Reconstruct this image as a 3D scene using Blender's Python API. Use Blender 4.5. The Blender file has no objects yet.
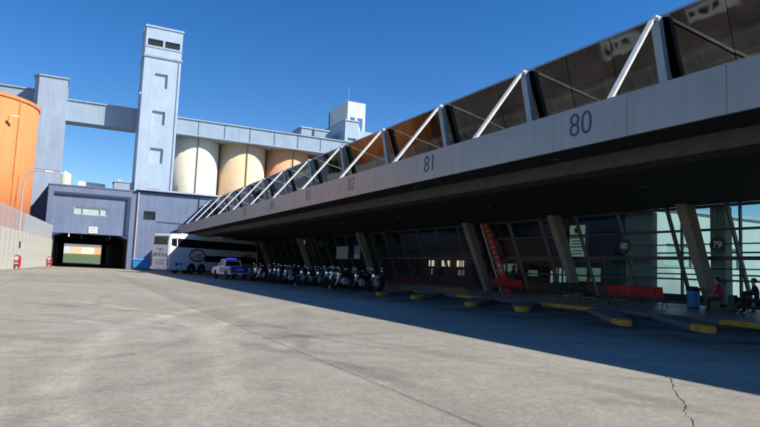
import bpy, bmesh, math, random
from mathutils import Vector, Matrix, Euler
random.seed(7)
R=math.radians
S=bpy.context.scene
COL=S.collection
SUN=Vector((.56,-.50,.625)).normalized()

# ------------------------------------------------------------------ materials
def newmat(name):
    m=bpy.data.materials.new(name); m.use_nodes=True
    nt=m.node_tree; b=nt.nodes['Principled BSDF']
    return m,nt,b
def mat(name,col,rough=.7,metal=0.,var=.12,scale=3.,bump=0.,bscale=30.,spec=.5,streak=0.,fine=0.):
    m,nt,b=newmat(name); N=nt.nodes; L=nt.links
    b.inputs['Roughness'].default_value=rough; b.inputs['Metallic'].default_value=metal
    b.inputs['Specular IOR Level'].default_value=spec
    tc=N.new('ShaderNodeTexCoord')
    col=(*col[:3],1)
    if var>0:
        n=N.new('ShaderNodeTexNoise'); n.inputs['Scale'].default_value=scale; n.inputs['Detail'].default_value=6; n.inputs['Roughness'].default_value=.6
        L.new(tc.outputs['Object'],n.inputs['Vector'])
        mr=N.new('ShaderNodeMapRange'); mr.inputs[1].default_value=.3; mr.inputs[2].default_value=.7
        mr.inputs[3].default_value=1-var; mr.inputs[4].default_value=1+var
        L.new(n.outputs['Fac'],mr.inputs[0]); fac=mr.outputs[0]
        if streak>0:
            mp=N.new('ShaderNodeMapping'); mp.inputs['Scale'].default_value=(2.2,2.2,.12)
            L.new(tc.outputs['Object'],mp.inputs[0])
            n2=N.new('ShaderNodeTexNoise'); n2.inputs['Scale'].default_value=1.3; n2.inputs['Detail'].default_value=5
            L.new(mp.outputs[0],n2.inputs['Vector'])
            m2=N.new('ShaderNodeMapRange'); m2.inputs[1].default_value=.42; m2.inputs[2].default_value=.72
            m2.inputs[3].default_value=1; m2.inputs[4].default_value=1-streak
            L.new(n2.outputs['Fac'],m2.inputs[0])
            mu=N.new('ShaderNodeMath'); mu.operation='MULTIPLY'; L.new(fac,mu.inputs[0]); L.new(m2.outputs[0],mu.inputs[1]); fac=mu.outputs[0]
        if fine>0:
            n3=N.new('ShaderNodeTexNoise'); n3.inputs['Scale'].default_value=scale*14; n3.inputs['Detail'].default_value=3
            L.new(tc.outputs['Object'],n3.inputs['Vector'])
            m3=N.new('ShaderNodeMapRange'); m3.inputs[1].default_value=.3; m3.inputs[2].default_value=.7
            m3.inputs[3].default_value=1-fine; m3.inputs[4].default_value=1+fine
            L.new(n3.outputs['Fac'],m3.inputs[0])
            mu=N.new('ShaderNodeMath'); mu.operation='MULTIPLY'; L.new(fac,mu.inputs[0]); L.new(m3.outputs[0],mu.inputs[1]); fac=mu.outputs[0]
        vm=N.new('ShaderNodeVectorMath'); vm.operation='SCALE'; vm.inputs[0].default_value=col[:3]
        L.new(fac,vm.inputs['Scale']); L.new(vm.outputs[0],b.inputs['Base Color'])
    else: b.inputs['Base Color'].default_value=col
    if bump>0:
        n=N.new('ShaderNodeTexNoise'); n.inputs['Scale'].default_value=bscale; n.inputs['Detail'].default_value=5
        L.new(tc.outputs['Object'],n.inputs['Vector'])
        bp=N.new('ShaderNodeBump'); bp.inputs['Strength'].default_value=bump; bp.inputs['Distance'].default_value=.02
        L.new(n.outputs['Fac'],bp.inputs['Height']); L.new(bp.outputs[0],b.inputs['Normal'])
    return m
def emis(name,col,st):
    m,nt,b=newmat(name); b.inputs['Base Color'].default_value=(*col,1)
    b.inputs['Emission Color'].default_value=(*col,1); b.inputs['Emission Strength'].default_value=st
    return m
def glassmat(name,tint,refl=.5):
    m=bpy.data.materials.new(name); m.use_nodes=True; nt=m.node_tree; N=nt.nodes; L=nt.links
    N.clear(); o=N.new('ShaderNodeOutputMaterial'); mx=N.new('ShaderNodeMixShader')
    t=N.new('ShaderNodeBsdfTransparent'); t.inputs[0].default_value=(*tint,1)
    g=N.new('ShaderNodeBsdfGlossy'); g.inputs['Roughness'].default_value=.02; g.inputs[0].default_value=(.8,.9,.9,1)
    f=N.new('ShaderNodeFresnel'); f.inputs[0].default_value=1.5
    mm=N.new('ShaderNodeMath'); mm.operation='MULTIPLY'; mm.inputs[1].default_value=refl
    L.new(f.outputs[0],mm.inputs[0]); L.new(mm.outputs[0],mx.inputs[0]); L.new(t.outputs[0],mx.inputs[1]); L.new(g.outputs[0],mx.inputs[2]); L.new(mx.outputs[0],o.inputs[0])
    return m

M={}
def ground_mat():
    m,nt,b=newmat('worn_concrete'); N=nt.nodes; L=nt.links
    b.inputs['Roughness'].default_value=.85; b.inputs['Specular IOR Level'].default_value=.25
    tc=N.new('ShaderNodeTexCoord'); P=tc.outputs['Object']
    sp=N.new('ShaderNodeSeparateXYZ'); L.new(P,sp.inputs[0]); X,Y=sp.outputs[0],sp.outputs[1]
    def mth(op,a,c=None,clamp=False):
        n=N.new('ShaderNodeMath'); n.operation=op; n.use_clamp=clamp
        for i,v in enumerate((a,c)):
            if v is None: continue
            if isinstance(v,(int,float)): n.inputs[i].default_value=v
            else: L.new(v,n.inputs[i])
        return n.outputs[0]
    def noise(s,d=6,r=.6,vec=P):
        n=N.new('ShaderNodeTexNoise'); n.inputs['Scale'].default_value=s; n.inputs['Detail'].default_value=d; n.inputs['Roughness'].default_value=r
        L.new(vec,n.inputs['Vector']); return n.outputs['Fac']
    def rng(v,a,c,lo,hi,smooth=False):
        n=N.new('ShaderNodeMapRange'); 
        if smooth: n.interpolation_type='SMOOTHSTEP'
        for i,q in enumerate((a,c,lo,hi)): n.inputs[i+1].default_value=q
        L.new(v,n.inputs[0]); return n.outputs[0]
    big=noise(.12,5); mid=noise(.8,7,.65); fin=noise(14,6,.7); grit=noise(70,3,.7)
    f=rng(big,.3,.7,.88,1.1)
    f=mth('MULTIPLY',f,rng(mid,.3,.7,.92,1.08))
    f=mth('MULTIPLY',f,rng(fin,.3,.7,.78,1.22))
    f=mth('MULTIPLY',f,rng(grit,.35,.7,.76,1.28))
    # longer sweeps along the traffic direction
    mp=N.new('ShaderNodeMapping'); mp.inputs['Scale'].default_value=(1,.09,1); mp.inputs['Rotation'].default_value=(0,0,R(-8)); L.new(P,mp.inputs[0])
    f=mth('MULTIPLY',f,rng(noise(.9,5,.6,mp.outputs[0]),.35,.68,1.04,.94))
    # tyre arcs
    def arc(cx,cy,r,w,amt,lo=.4):
        dx=mth('SUBTRACT',X,cx); dy=mth('SUBTRACT',Y,cy)
        d=mth('SQRT',mth('ADD',mth('MULTIPLY',dx,dx),mth('MULTIPLY',dy,dy)))
        d=mth('ABSOLUTE',mth('SUBTRACT',d,r))
        d=mth('ADD',d,rng(mid,.3,.7,-.06,.06))
        k=rng(d,w*.3,w,amt,0,True)
        k=mth('MULTIPLY',k,rng(noise(.35,4),lo,.62,0,1))
        return mth('SUBTRACT',1,k)
    for a in [(18.6,6.2,18.6,.3,-.24,.28),(18.6,6.2,17.0,.25,-.18,.28),(-14.4,11.4,16.7,.28,-.24,.28),(-14.4,11.4,15.1,.24,-.12,.3),(15.2,7.7,15.9,.3,-.16,.3),(-1.63,11.5,3.65,.16,.22,.4),(24,18,21.5,.2,.18,.5),(24,18,23.3,.2,.16,.5),(-18,30,22,.22,.18,.45),(-1.63,11.5,5.5,.2,.16,.3),(-2,20,6,.2,-.14,.3),(-14,4,17.5,.28,.3),(-14,4,19.6,.28,.22),(14,30,22,.3,.2),(14,30,24.1,.3,.2),(-20,24,27,.35,.16),(9,-14,25,.25,.22),(9,-14,27,.25,.2),(-3,24,9,.22,.18),(20,8,17,.3,-.12),(20,8,19,.3,-.1),(-9,20,14,.4,-.14),(2,40,12,.3,.14)]:
        f=mth('MULTIPLY',f,arc(*a))
    # slab joints: along Y at x=3.1 (+-5.6 m), across every 6.2 m
    def joint(v,off,per,w,amt):
        q=mth('ADD',v,off); q=mth('ADD',q,rng(fin,.2,.8,-.03,.03)); q=mth('MODULO',mth('ADD',mth('MODULO',q,per),per),per)
        q=mth('ABSOLUTE',mth('SUBTRACT',q,per/2))
        return mth('SUBTRACT',1,rng(q,w*.4,w,amt,0,True))
    f=mth('MULTIPLY',f,joint(X,-3.1+2.8,5.6,.035,.33))
    f=mth('MULTIPLY',f,joint(Y,.6,6.2,.03,.26))
    # poured lanes differ slightly in tone
    fl=N.new('ShaderNodeMath'); fl.operation='FLOOR'; L.new(mth('DIVIDE',mth('ADD',X,-3.1),5.6),fl.inputs[0])
    fy=N.new('ShaderNodeMath'); fy.operation='FLOOR'; L.new(mth('DIVIDE',mth('ADD',Y,3.7),12.4),fy.inputs[0])
    cb=N.new('ShaderNodeCombineXYZ'); L.new(fl.outputs[0],cb.inputs[0]); L.new(fy.outputs[0],cb.inputs[1])
    wn=N.new('ShaderNodeTexWhiteNoise'); wn.noise_dimensions='3D'; L.new(cb.outputs[0],wn.inputs['Vector'])
    f=mth('MULTIPLY',f,rng(wn.outputs[0],0,1,.93,1.05))
    # trowelled edge beside the long joint, exposed aggregate, faint wash marks
    f=mth('MULTIPLY',f,rng(mth('ADD',X,rng(mid,.3,.7,-.15,.15)),3.1,3.75,.86,1)) if False else f
    eg=mth('ABSOLUTE',mth('SUBTRACT',X,3.42)); f=mth('MULTIPLY',f,mth('SUBTRACT',1,rng(mth('ADD',eg,rng(mid,.3,.7,-.1,.1)),.12,.42,.09,0,True)))
    va=N.new('ShaderNodeTexVoronoi'); va.inputs['Scale'].default_value=22; va.inputs['Randomness'].default_value=1; L.new(P,va.inputs['Vector'])
    f=mth('MULTIPLY',f,rng(mth('ADD',va.outputs['Distance'],rng(mid,.3,.7,.0,.16)),.08,.26,1.32,.97))
    vb=N.new('ShaderNodeTexVoronoi'); vb.inputs['Scale'].default_value=9; L.new(P,vb.inputs['Vector'])
    f=mth('MULTIPLY',f,rng(vb.outputs['Distance'],.04,.12,.78,1))
    f=mth('MULTIPLY',f,rng(noise(3.2,5,.65),.3,.7,.9,1.1))
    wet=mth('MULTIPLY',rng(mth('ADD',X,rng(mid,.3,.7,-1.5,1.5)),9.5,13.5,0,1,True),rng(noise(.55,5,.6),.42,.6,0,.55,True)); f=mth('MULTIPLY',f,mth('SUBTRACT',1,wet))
    # oil spots
    v=N.new('ShaderNodeTexVoronoi'); v.inputs['Scale'].default_value=.45; L.new(P,v.inputs['Vector'])
    sp2=mth('ADD',v.outputs['Distance'],rng(fin,.2,.8,-.03,.03))
    f=mth('MULTIPLY',f,rng(sp2,.03,.09,.6,1,True))
    # oily bays on the terminal side, canopy shade also darkened into the colour
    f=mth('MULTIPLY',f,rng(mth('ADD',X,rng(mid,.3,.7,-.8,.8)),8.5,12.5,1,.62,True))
    mxc=N.new('ShaderNodeMix'); mxc.data_type='RGBA'; L.new(rng(big,.35,.65,0,1),mxc.inputs[0])
    mxc.inputs[6].default_value=(.318,.285,.228,1); mxc.inputs[7].default_value=(.318,.298,.25,1)
    vm=N.new('ShaderNodeVectorMath'); vm.operation='SCALE'; L.new(mxc.outputs[2],vm.inputs[0]); L.new(f,vm.inputs['Scale'])
    L.new(vm.outputs[0],b.inputs['Base Color'])
    bp=N.new('ShaderNodeBump'); bp.inputs['Strength'].default_value=.55; bp.inputs['Distance'].default_value=.015
    L.new(mth('ADD',grit,fin),bp.inputs['Height']); L.new(bp.outputs[0],b.inputs['Normal'])
    return m
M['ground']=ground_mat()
M['paleblue']=mat('pale_blue_render',(.41,.51,.62),.85,var=.09,scale=.35,streak=.10,fine=.06)
M['gallery']=mat('grey_blue_render',(.31,.40,.49),.85,var=.08,scale=.5,streak=.14)
M['midblue']=mat('tower_blue_render',(.34,.42,.52),.85,var=.09,scale=.4,streak=.16)
M['navy']=mat('slate_blue_paint',(.165,.22,.335),.8,var=.12,scale=.3,streak=.14,fine=.05)
M['darknavy']=mat('dark_blue_trim_and_shade',(.035,.05,.12),.7,var=.08)  # small trim, and painted shade on recess, coping and wing wall
M['coping']=mat('pale_coping',(.42,.47,.55),.8,var=.1)
M['cream']=mat('cream_silo_paint',(.78,.71,.56),.85,var=.05,scale=.4,streak=.05)
M['peach']=mat('peach_silo_paint',(.78,.56,.35),.85,var=.06,scale=.4,streak=.05)
M['apricot']=mat('apricot_silo_paint',(.80,.41,.21),.85,var=.06,scale=.4,streak=.05)
M['orange']=mat('orange_silo_paint',(.70,.235,.075),.8,var=.05,scale=.4,streak=.12)
M['brownline']=mat('brown_downpipe',(.25,.14,.08),.7)
M['pinkpipe']=mat('pinkish_pipe',(.55,.42,.45),.6)
M['black']=mat('black_paint',(.012,.012,.014),.5,var=.1)
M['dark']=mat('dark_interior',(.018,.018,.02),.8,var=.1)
M['tunnel']=mat('dark_concrete',(.02,.021,.024),.9,var=.2)  # near-black base colour of the tunnel lining
M['fascia']=mat('grey_composite_panel',(.29,.268,.245),.40,metal=.45,var=.07,scale=.6,streak=.10)
M['roofing']=mat('roof_membrane',(.16,.16,.16),.9)
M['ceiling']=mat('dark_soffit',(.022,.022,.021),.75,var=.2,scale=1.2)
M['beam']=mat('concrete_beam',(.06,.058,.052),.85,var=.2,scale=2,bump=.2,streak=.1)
M['column']=mat('board_marked_concrete',(.25,.23,.195),.85,var=.12,scale=2.5,bump=.3,fine=.08)
M['steelblue']=mat('grey_blue_steel',(.26,.32,.38),.45,metal=.2,var=.1)
M['whitesteel']=mat('white_painted_steel',(.72,.70,.64),.5,var=.1,scale=6,streak=.15)
M['mullion']=mat('grey_aluminium',(.13,.13,.125),.45,metal=.5,var=.08)
M['transom']=mat('dark_aluminium',(.03,.03,.032),.5,metal=.3)
M['pier']=mat('grey_pier',(.42,.45,.46),.8,var=.1)
M['slab']=mat('platform_concrete',(.24,.24,.23),.4,var=.18,scale=1.2,fine=.1)
M['kerb']=mat('kerb_concrete',(.14,.135,.125),.85,var=.25,scale=4)
M['yellow']=mat('worn_yellow_paint',(.52,.27,.02),.7,var=.3,scale=5,fine=.15)
M['red']=mat('red_plastic',(.42,.02,.015),.4,var=.08)
M['redframe']=mat('red_painted_frame',(.50,.025,.02),.5,var=.1)
M['maroon']=mat('brownish_red_band',(.36,.08,.05),.6)
M['green']=mat('green_panel',(.01,.11,.09),.7,var=.15)
M['white']=mat('white_paint',(.78,.78,.78),.35,var=.03)
M['offwhite']=mat('off_white_wall',(.62,.66,.64),.8,var=.1,scale=.5)
M['skyblue']=mat('blue_plastic',(.03,.22,.50),.5)
M['rubber']=mat('rubber',(.015,.015,.015),.85)
M['chrome']=mat('chrome',(.6,.6,.6),.15,metal=1,var=0)
M['busglass']=mat('black_bus_glass',(.012,.012,.014),.06,var=0,spec=.6)
M['busgraphic']=mat('grey_bus_graphic',(.28,.29,.31),.4)
M['policeblue']=mat('blue_car_paint',(.02,.035,.32),.3,var=.03)
M['bluelens']=emis('blue_beacon_lens',(.05,.08,1.),.45)
M['redlens']=mat('red_lens',(.5,.02,.015),.2)
M['amber']=mat('amber_lens',(.8,.25,.06),.2)
M['plate']=mat('number_plate',(.6,.6,.58),.5)
M['navyink']=mat('navy_lettering',(.02,.04,.12),.6,var=0)
M['fadedink']=mat('faded_lettering',(.225,.20,.185),.6,var=0)
M['whiteink']=mat('white_lettering',(.8,.8,.8),.6,var=0)
M['redink']=mat('red_lettering',(.6,.03,.03),.5,var=0)
M['greyink']=mat('grey_lettering',(.25,.25,.27),.6,var=0)
M['lit_warm']=emis('lit_warm_sign',(1.,.78,.62),.75)
M['lit_green']=emis('glowing_pale_bar',(.55,.85,.75),.22)
M['lit_shop']=emis('lit_shop_window',(.55,.8,.62),.10)
M['poster']=emis('backlit_poster',(.62,.80,.74),.16)
M['blueposter']=mat('blue_poster',(.05,.16,.30),.5)
M['creamposter']=mat('cream_poster',(.35,.33,.2),.5)
M['skin']=mat('skin',(.45,.26,.18),.6)
M['redcloth']=mat('red_cloth',(.45,.02,.03),.9)
M['darkcloth']=mat('dark_cloth',(.03,.032,.04),.9)
M['bluecloth']=mat('blue_cloth',(.06,.10,.2),.9)
M['hair']=mat('dark_hair',(.02,.014,.01),.6)
M['grass']=mat('grass',(.10,.145,.05),.95,var=.3,scale=1.5,bump=.5)
M['dirt']=mat('brown_dirt',(.17,.135,.10),.95,var=.35,scale=.12,fine=.25,bump=.4,bscale=3)
M['blocks']=mat('concrete_block_wall',(.46,.44,.39),.9,var=.08,scale=1.2,streak=.25,bump=.3,fine=.08)
M['galv']=mat('galvanised_sheet',(.45,.47,.48),.5,metal=.15,var=.12,scale=1.5,streak=.2)
M['tankwhite']=mat('cream_tank',(.65,.62,.5),.6)
M['paneglass']=mat('pale_window_pane',(.42,.55,.5),.15,var=.1)
M['glass']=glassmat('tinted_hall_glass',(.66,.80,.78),.35)
def mirror_mat():
    m,nt,b=newmat('dark_mirror_glass'); N=nt.nodes;L=nt.links
    b.inputs['Metallic'].default_value=1; b.inputs['Roughness'].default_value=.035
    tc=N.new('ShaderNodeTexCoord'); n=N.new('ShaderNodeTexNoise'); n.inputs['Scale'].default_value=.9; n.inputs['Detail'].default_value=4
    L.new(tc.outputs['Object'],n.inputs['Vector'])
    mr=N.new('ShaderNodeMapRange'); mr.inputs[1].default_value=.3; mr.inputs[2].default_value=.7; mr.inputs[3].default_value=.085; mr.inputs[4].default_value=.15
    L.new(n.outputs['Fac'],mr.inputs[0])
    vm=N.new('ShaderNodeVectorMath'); vm.operation='SCALE'; vm.inputs[0].default_value=(.66,.67,.66)
    L.new(mr.outputs[0],vm.inputs['Scale']); L.new(vm.outputs[0],b.inputs['Base Color'])
    n2=N.new('ShaderNodeTexNoise'); n2.inputs['Scale'].default_value=.55; n2.inputs['Detail'].default_value=2; L.new(tc.outputs['Object'],n2.inputs['Vector'])
    bp=N.new('ShaderNodeBump'); bp.inputs['Strength'].default_value=.08; bp.inputs['Distance'].default_value=.10
    L.new(n2.outputs['Fac'],bp.inputs['Height']); L.new(bp.outputs[0],b.inputs['Normal'])
    return m
M['mirror']=mirror_mat()

# ------------------------------------------------------------------ geometry helpers
def bmn(): return bmesh.new()
def obj(name,bm,m,parent=None,smooth=False,loc=None,rot=None):
    me=bpy.data.meshes.new(name); bmesh.ops.recalc_face_normals(bm,faces=bm.faces)
    bm.to_mesh(me); bm.free()
    ms=m if isinstance(m,(list,tuple)) else [m]
    for q in ms: me.materials.append(M[q] if isinstance(q,str) else q)
    if smooth:
        for p in me.polygons: p.use_smooth=True
    o=bpy.data.objects.new(name,me); COL.objects.link(o)
    if loc: o.location=loc
    if rot: o.rotation_euler=rot
    if parent: o.parent=parent
    return o
def tag(o,label=None,cat=None,group=None,kind=None):
    if label: o['label']=label
    if cat: o['category']=cat
    if group: o['group']=group
    if kind: o['kind']=kind
    return o
def thing(name,label,cat,loc=(0,0,0),rz=0,group=None):
    o=bpy.data.objects.new(name,None); o.empty_display_size=.3; COL.objects.link(o); o.location=loc; o.rotation_euler=(0,0,rz)
    return tag(o,label,cat,group)
def copy_tree(o,parent=None):
    c=o.copy(); COL.objects.link(c); c.parent=parent
    for ch in list(o.children): copy_tree(ch,c)
    return c
def box(bm,x0,x1,y0,y1,z0,z1,bev=0,mi=0):
    r=bmesh.ops.create_cube(bm,size=1)
    vs=r['verts']
    bmesh.ops.scale(bm,vec=(abs(x1-x0),abs(y1-y0),abs(z1-z0)),verts=vs)
    bmesh.ops.translate(bm,vec=((x0+x1)/2,(y0+y1)/2,(z0+z1)/2),verts=vs)
    fs={f for v in vs for f in v.link_faces}
    for f in fs: f.material_index=mi
    if bev>0:
        es={e for v in vs for e in v.link_edges}
        bmesh.ops.bevel(bm,geom=list(es),offset=bev,segments=2,affect='EDGES',profile=.5)
    return vs
def tube(bm,a,b,r1,r2=None,seg=10,mi=0):
    a=Vector(a);b=Vector(b); r2=r1 if r2 is None else r2
    d=b-a; q=d.to_track_quat('Z','Y').to_matrix().to_4x4(); q.translation=(a+b)/2
    r=bmesh.ops.create_cone(bm,cap_ends=True,segments=seg,radius1=r1,radius2=r2,depth=d.length,matrix=q)
    for f in {f for v in r['verts'] for f in v.link_faces}: f.material_index=mi
def path(bm,pts,r,seg=8):
    for a,b in zip(pts,pts[1:]): tube(bm,a,b,r,seg=seg)
def bar(bm,a,b,w,h,up=(0,0,1)):
    """rectangular bar from a to b, w across, h along 'up'."""
    a=Vector(a);b=Vector(b);d=(b-a);n=d.normalized(); s=n.cross(Vector(up)).normalized(); u=s.cross(n).normalized()
    vs=[]
    for p in (a,b):
        for i,j in ((-1,-1),(1,-1),(1,1),(-1,1)): vs.append(bm.verts.new(p+s*(i*w/2)+u*(j*h/2)))
    bm.faces.new(vs[0:4][::-1]); bm.faces.new(vs[4:8])
    for i in range(4): bm.faces.new((vs[i],vs[(i+1)%4],vs[4+(i+1)%4],vs[4+i]))
def prism(bm,pts,axis,a,b,mi=0):
    """pts 2-D polygon extruded along axis 'x','y','z' from a to b."""
    def mk(p,t): 
        return {'x':(t,p[0],p[1]),'y':(p[0],t,p[1]),'z':(p[0],p[1],t)}[axis]
    A=[bm.verts.new(mk(p,a)) for p in pts]; B=[bm.verts.new(mk(p,b)) for p in pts]
    fs=[bm.faces.new(A[::-1]),bm.faces.new(B)]
    for i in range(len(pts)):
        j=(i+1)%len(pts); fs.append(bm.faces.new((A[i],A[j],B[j],B[i])))
    for f in fs: f.material_index=mi
def wallholes(bm,x0,x1,z0,z1,y0,y1,holes):
    """wall in the XZ plane between y0,y1 with rectangular holes (list of x0,x1,z0,z1)."""
    xs=sorted({x0,x1,*[h[0] for h in holes],*[h[1] for h in holes]})
    zs=sorted({z0,z1,*[h[2] for h in holes],*[h[3] for h in holes]})
    V={}
    def v(x,y,z):
        k=(round(x,4),round(y,4),round(z,4))
        if k not in V: V[k]=bm.verts.new(k)
        return V[k]
    def solid(i,j):
        if i<0 or j<0 or i>=len(xs)-1 or j>=len(zs)-1: return False
        cx=(xs[i]+xs[i+1])/2; cz=(zs[j]+zs[j+1])/2
        return not any(h[0]<cx<h[1] and h[2]<cz<h[3] for h in holes)
    for i in range(len(xs)-1):
        for j in range(len(zs)-1):
            if not solid(i,j): continue
            a,b,c,d=xs[i],xs[i+1],zs[j],zs[j+1]
            bm.faces.new((v(a,y0,c),v(b,y0,c),v(b,y0,d),v(a,y0,d)))
            bm.faces.new((v(a,y1,d),v(b,y1,d),v(b,y1,c),v(a,y1,c)))
            if not solid(i-1,j): bm.faces.new((v(a,y0,c),v(a,y0,d),v(a,y1,d),v(a,y1,c)))
            if not solid(i+1,j): bm.faces.new((v(b,y0,c),v(b,y1,c),v(b,y1,d),v(b,y0,d)))
            if not solid(i,j-1): bm.faces.new((v(a,y0,c),v(a,y1,c),v(b,y1,c),v(b,y0,c)))
            if not solid(i,j+1): bm.faces.new((v(a,y0,d),v(b,y0,d),v(b,y1,d),v(a,y1,d)))
def lathe(bm,prof,c=(0,0,0),seg=48,axis='z',mi=0):
    rings=[]
    for r,h in prof:
        ring=[]
        for k in range(seg):
            t=2*math.pi*k/seg; a,b=r*math.cos(t),r*math.sin(t)
            p={'z':(a,b,h),'y':(a,h,b),'x':(h,a,b)}[axis]
            ring.append(bm.verts.new(Vector(p)+Vector(c)))
        rings.append(ring)
    for A,B in zip(rings,rings[1:]):
        for k in range(seg):
            f=bm.faces.new((A[k],A[(k+1)%seg],B[(k+1)%seg],B[k])); f.material_index=mi
    for ring in (rings[0],rings[-1]):
        f=bm.faces.new(ring); f.material_index=mi
def text(name,s,size,m,mtx,parent=None,ext=.006,bold=0.,sx=1.):
    cu=bpy.data.curves.new(name,'FONT'); cu.body=s; cu.size=size; cu.extrude=ext; cu.offset=bold
    cu.align_x='CENTER'; cu.align_y='CENTER'
    t=bpy.data.objects.new(name+'_tmp',cu); COL.objects.link(t)
    dg=bpy.context.evaluated_depsgraph_get(); me=bpy.data.meshes.new_from_object(t.evaluated_get(dg))
    bpy.data.objects.remove(t); bpy.data.curves.remove(cu)
    me.name=name; me.materials.clear(); me.materials.append(M[m])
    me.transform(Matrix.Diagonal((sx,1,1,1))); me.transform(mtx)
    o=bpy.data.objects.new(name,me); COL.objects.link(o)
    if parent: o.parent=parent
    return o
def faceX(x,y,z):   # lettering on a plane facing -X
    return Matrix(((0,0,-1,x),(-1,0,0,y),(0,1,0,z),(0,0,0,1)))
def faceY(x,y,z):   # lettering on a plane facing -Y
    return Matrix(((1,0,0,x),(0,0,-1,y),(0,1,0,z),(0,0,0,1)))
def struct(name,bm,m,**k):
    return tag(obj(name,bm,m,**k),kind='structure')

# ------------------------------------------------------------------ ground
bm=bmn()
for (x0,x1,y0,y1) in [(-900,900,-900,1500)]:
    vs=[bm.verts.new(p) for p in ((x0,y0,0),(x1,y0,0),(x1,y1,0),(x0,y1,0))]; bm.faces.new(vs)
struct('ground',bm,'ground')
bm=bmn(); prism(bm,[(147,.0),(152,.15),(176,2.3),(240,2.3),(240,-.5),(147,-.5)],'x',-60,60)
struct('lawn',bm,'grass')
bm=bmn(); vs=[bm.verts.new(p) for p in ((-420,-150,.004),(-15.95,-150,.004),(-11.6,-31.6,.004),(-2.95,81.5,.004),(-4.2,85.9,.004),(-4.2,320,.004),(-420,320,.004))]; bm.faces.new(vs)
struct('dirt_yard',bm,'dirt')
# crack in the paving, right foreground
bm=bmn(); cp=[(7.15,5.52),(6.9,5.22),(6.45,4.86),(6.22,4.66),(5.75,4.2),(5.35,3.9),(4.85,3.42),(4.1,2.6)]; pts=[]
rc=random.Random(3)
for (a,b),(c,d) in zip(cp,cp[1:]):
    for k in range(7):
        u=k/7; pts.append((a+(c-a)*u+rc.uniform(-.018,.018),b+(d-b)*u+rc.uniform(-.018,.018)))
prev=None
for i,(x,y) in enumerate(pts):
    w=.0015+.0065*rc.random()**2; n=Vector((.65,-.76))
    a=bm.verts.new((x+n.x*w,y+n.y*w,.004)); b=bm.verts.new((x-n.x*w,y-n.y*w,.004))
    if prev: bm.faces.new((prev[0],a,b,prev[1]))
    prev=(a,b)
struct('pavement_crack',bm,'black')

# ------------------------------------------------------------------ bus terminal
T=thing('bus_terminal','long grey bus terminal canopy with mirrored glass clerestory and numbered bays','bus terminal')
Y0,Y1=-42.,85.6
k=0; y=(9.3-3.07*17)*.87
while y<Y1-.1:
    ye=min(y+2.67,Y1)
    bm=bmn(); box(bm,12.53,12.63,y+.004,ye-.004,4.95,6.1,.004); obj('fascia_panel',bm,'fascia',T)
    y+=2.67
bm=bmn(); box(bm,12.64,13.1,Y0,Y1,5.99,6.09); box(bm,12.634,12.69,Y0,Y1,4.97,5.985); obj('fascia_backing',bm,'mullion',T)
bm=bmn(); box(bm,13.1,31.6,Y0,Y1,5.80,6.05); obj('roof_deck',bm,'roofing',T)
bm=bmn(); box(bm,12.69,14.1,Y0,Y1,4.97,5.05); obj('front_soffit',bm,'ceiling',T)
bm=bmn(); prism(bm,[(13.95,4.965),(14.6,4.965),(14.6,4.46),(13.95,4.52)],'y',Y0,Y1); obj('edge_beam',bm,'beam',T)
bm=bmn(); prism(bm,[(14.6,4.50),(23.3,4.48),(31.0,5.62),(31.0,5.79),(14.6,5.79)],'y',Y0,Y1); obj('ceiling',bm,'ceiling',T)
for yy in [a*8.7+5.5 for a in range(-5,9)]:
    for xx,zz in ((13.35,4.965),(17.4,4.49)):
        bm=bmn(); lathe(bm,[(.10,-.03),(.13,-.02),(.13,.0)],(xx,yy,zz),16); obj('downlight',bm,'chrome',T)
for s,yy in (('79',5.4),('80',14.2),('81',23.5),('82',32.3),('83',39.6),('84',48.2),('85',57.)):
    text('bay_number',s,.97,'navyink' if int(s)<82 else 'fadedink' ,faceX(12.522,yy*.87,5.565),T,ext=.004,sx=.92,bold=-.010)
# mirrored clerestory
TX,TZ=16.1,9.65; BX,BZ=17.09,6.06
nrm=Vector((-(TZ-BZ),0,-(TX-BX)*-1)).normalized()
posts=[12.5+6.25*i for i in range(-7,12)]
pw=6.25/3; y=posts[0]-3*pw
ys=[]
while y<Y1-.5: ys.append(y); y+=pw
for y in ys:
    yb=min(y+pw,Y1)
    bm=bmn(); t1,t2,t3=[random.uniform(-.012,.012) for _ in range(3)]
    vs=[bm.verts.new(p) for p in ((BX+t1,y+.012,BZ),(BX+t2,yb-.012,BZ),(TX+t3,yb-.012,TZ-.04),(TX+t3,y+.012,TZ-.04))]
    bs=[bm.verts.new((v.co.x+.03,v.co.y,v.co.z)) for v in vs]
    bm.faces.new(vs); bm.faces.new(bs[::-1])
    for i in range(4): bm.faces.new((vs[i],bs[i],bs[(i+1)%4],vs[(i+1)%4]))
    obj('mirror_pane',bm,'mirror',T)
bm=bmn(); prism(bm,[(BX+.08,BZ-.04),(TX+.08,TZ-.04),(TX+.3,TZ-.04),(BX+.3,BZ-.04)],'y',Y0,Y1); obj('clerestory_backing',bm,'transom',T)
bm=bmn(); box(bm,TX+.0,31,Y0,Y1,TZ-.03,TZ+.05); obj('clerestory_roof',bm,'steelblue',T)
bm=bmn(); box(bm,30.8,31,Y0,Y1,6.06,TZ-.03); obj('clerestory_back_wall',bm,'roofing',T)
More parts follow.
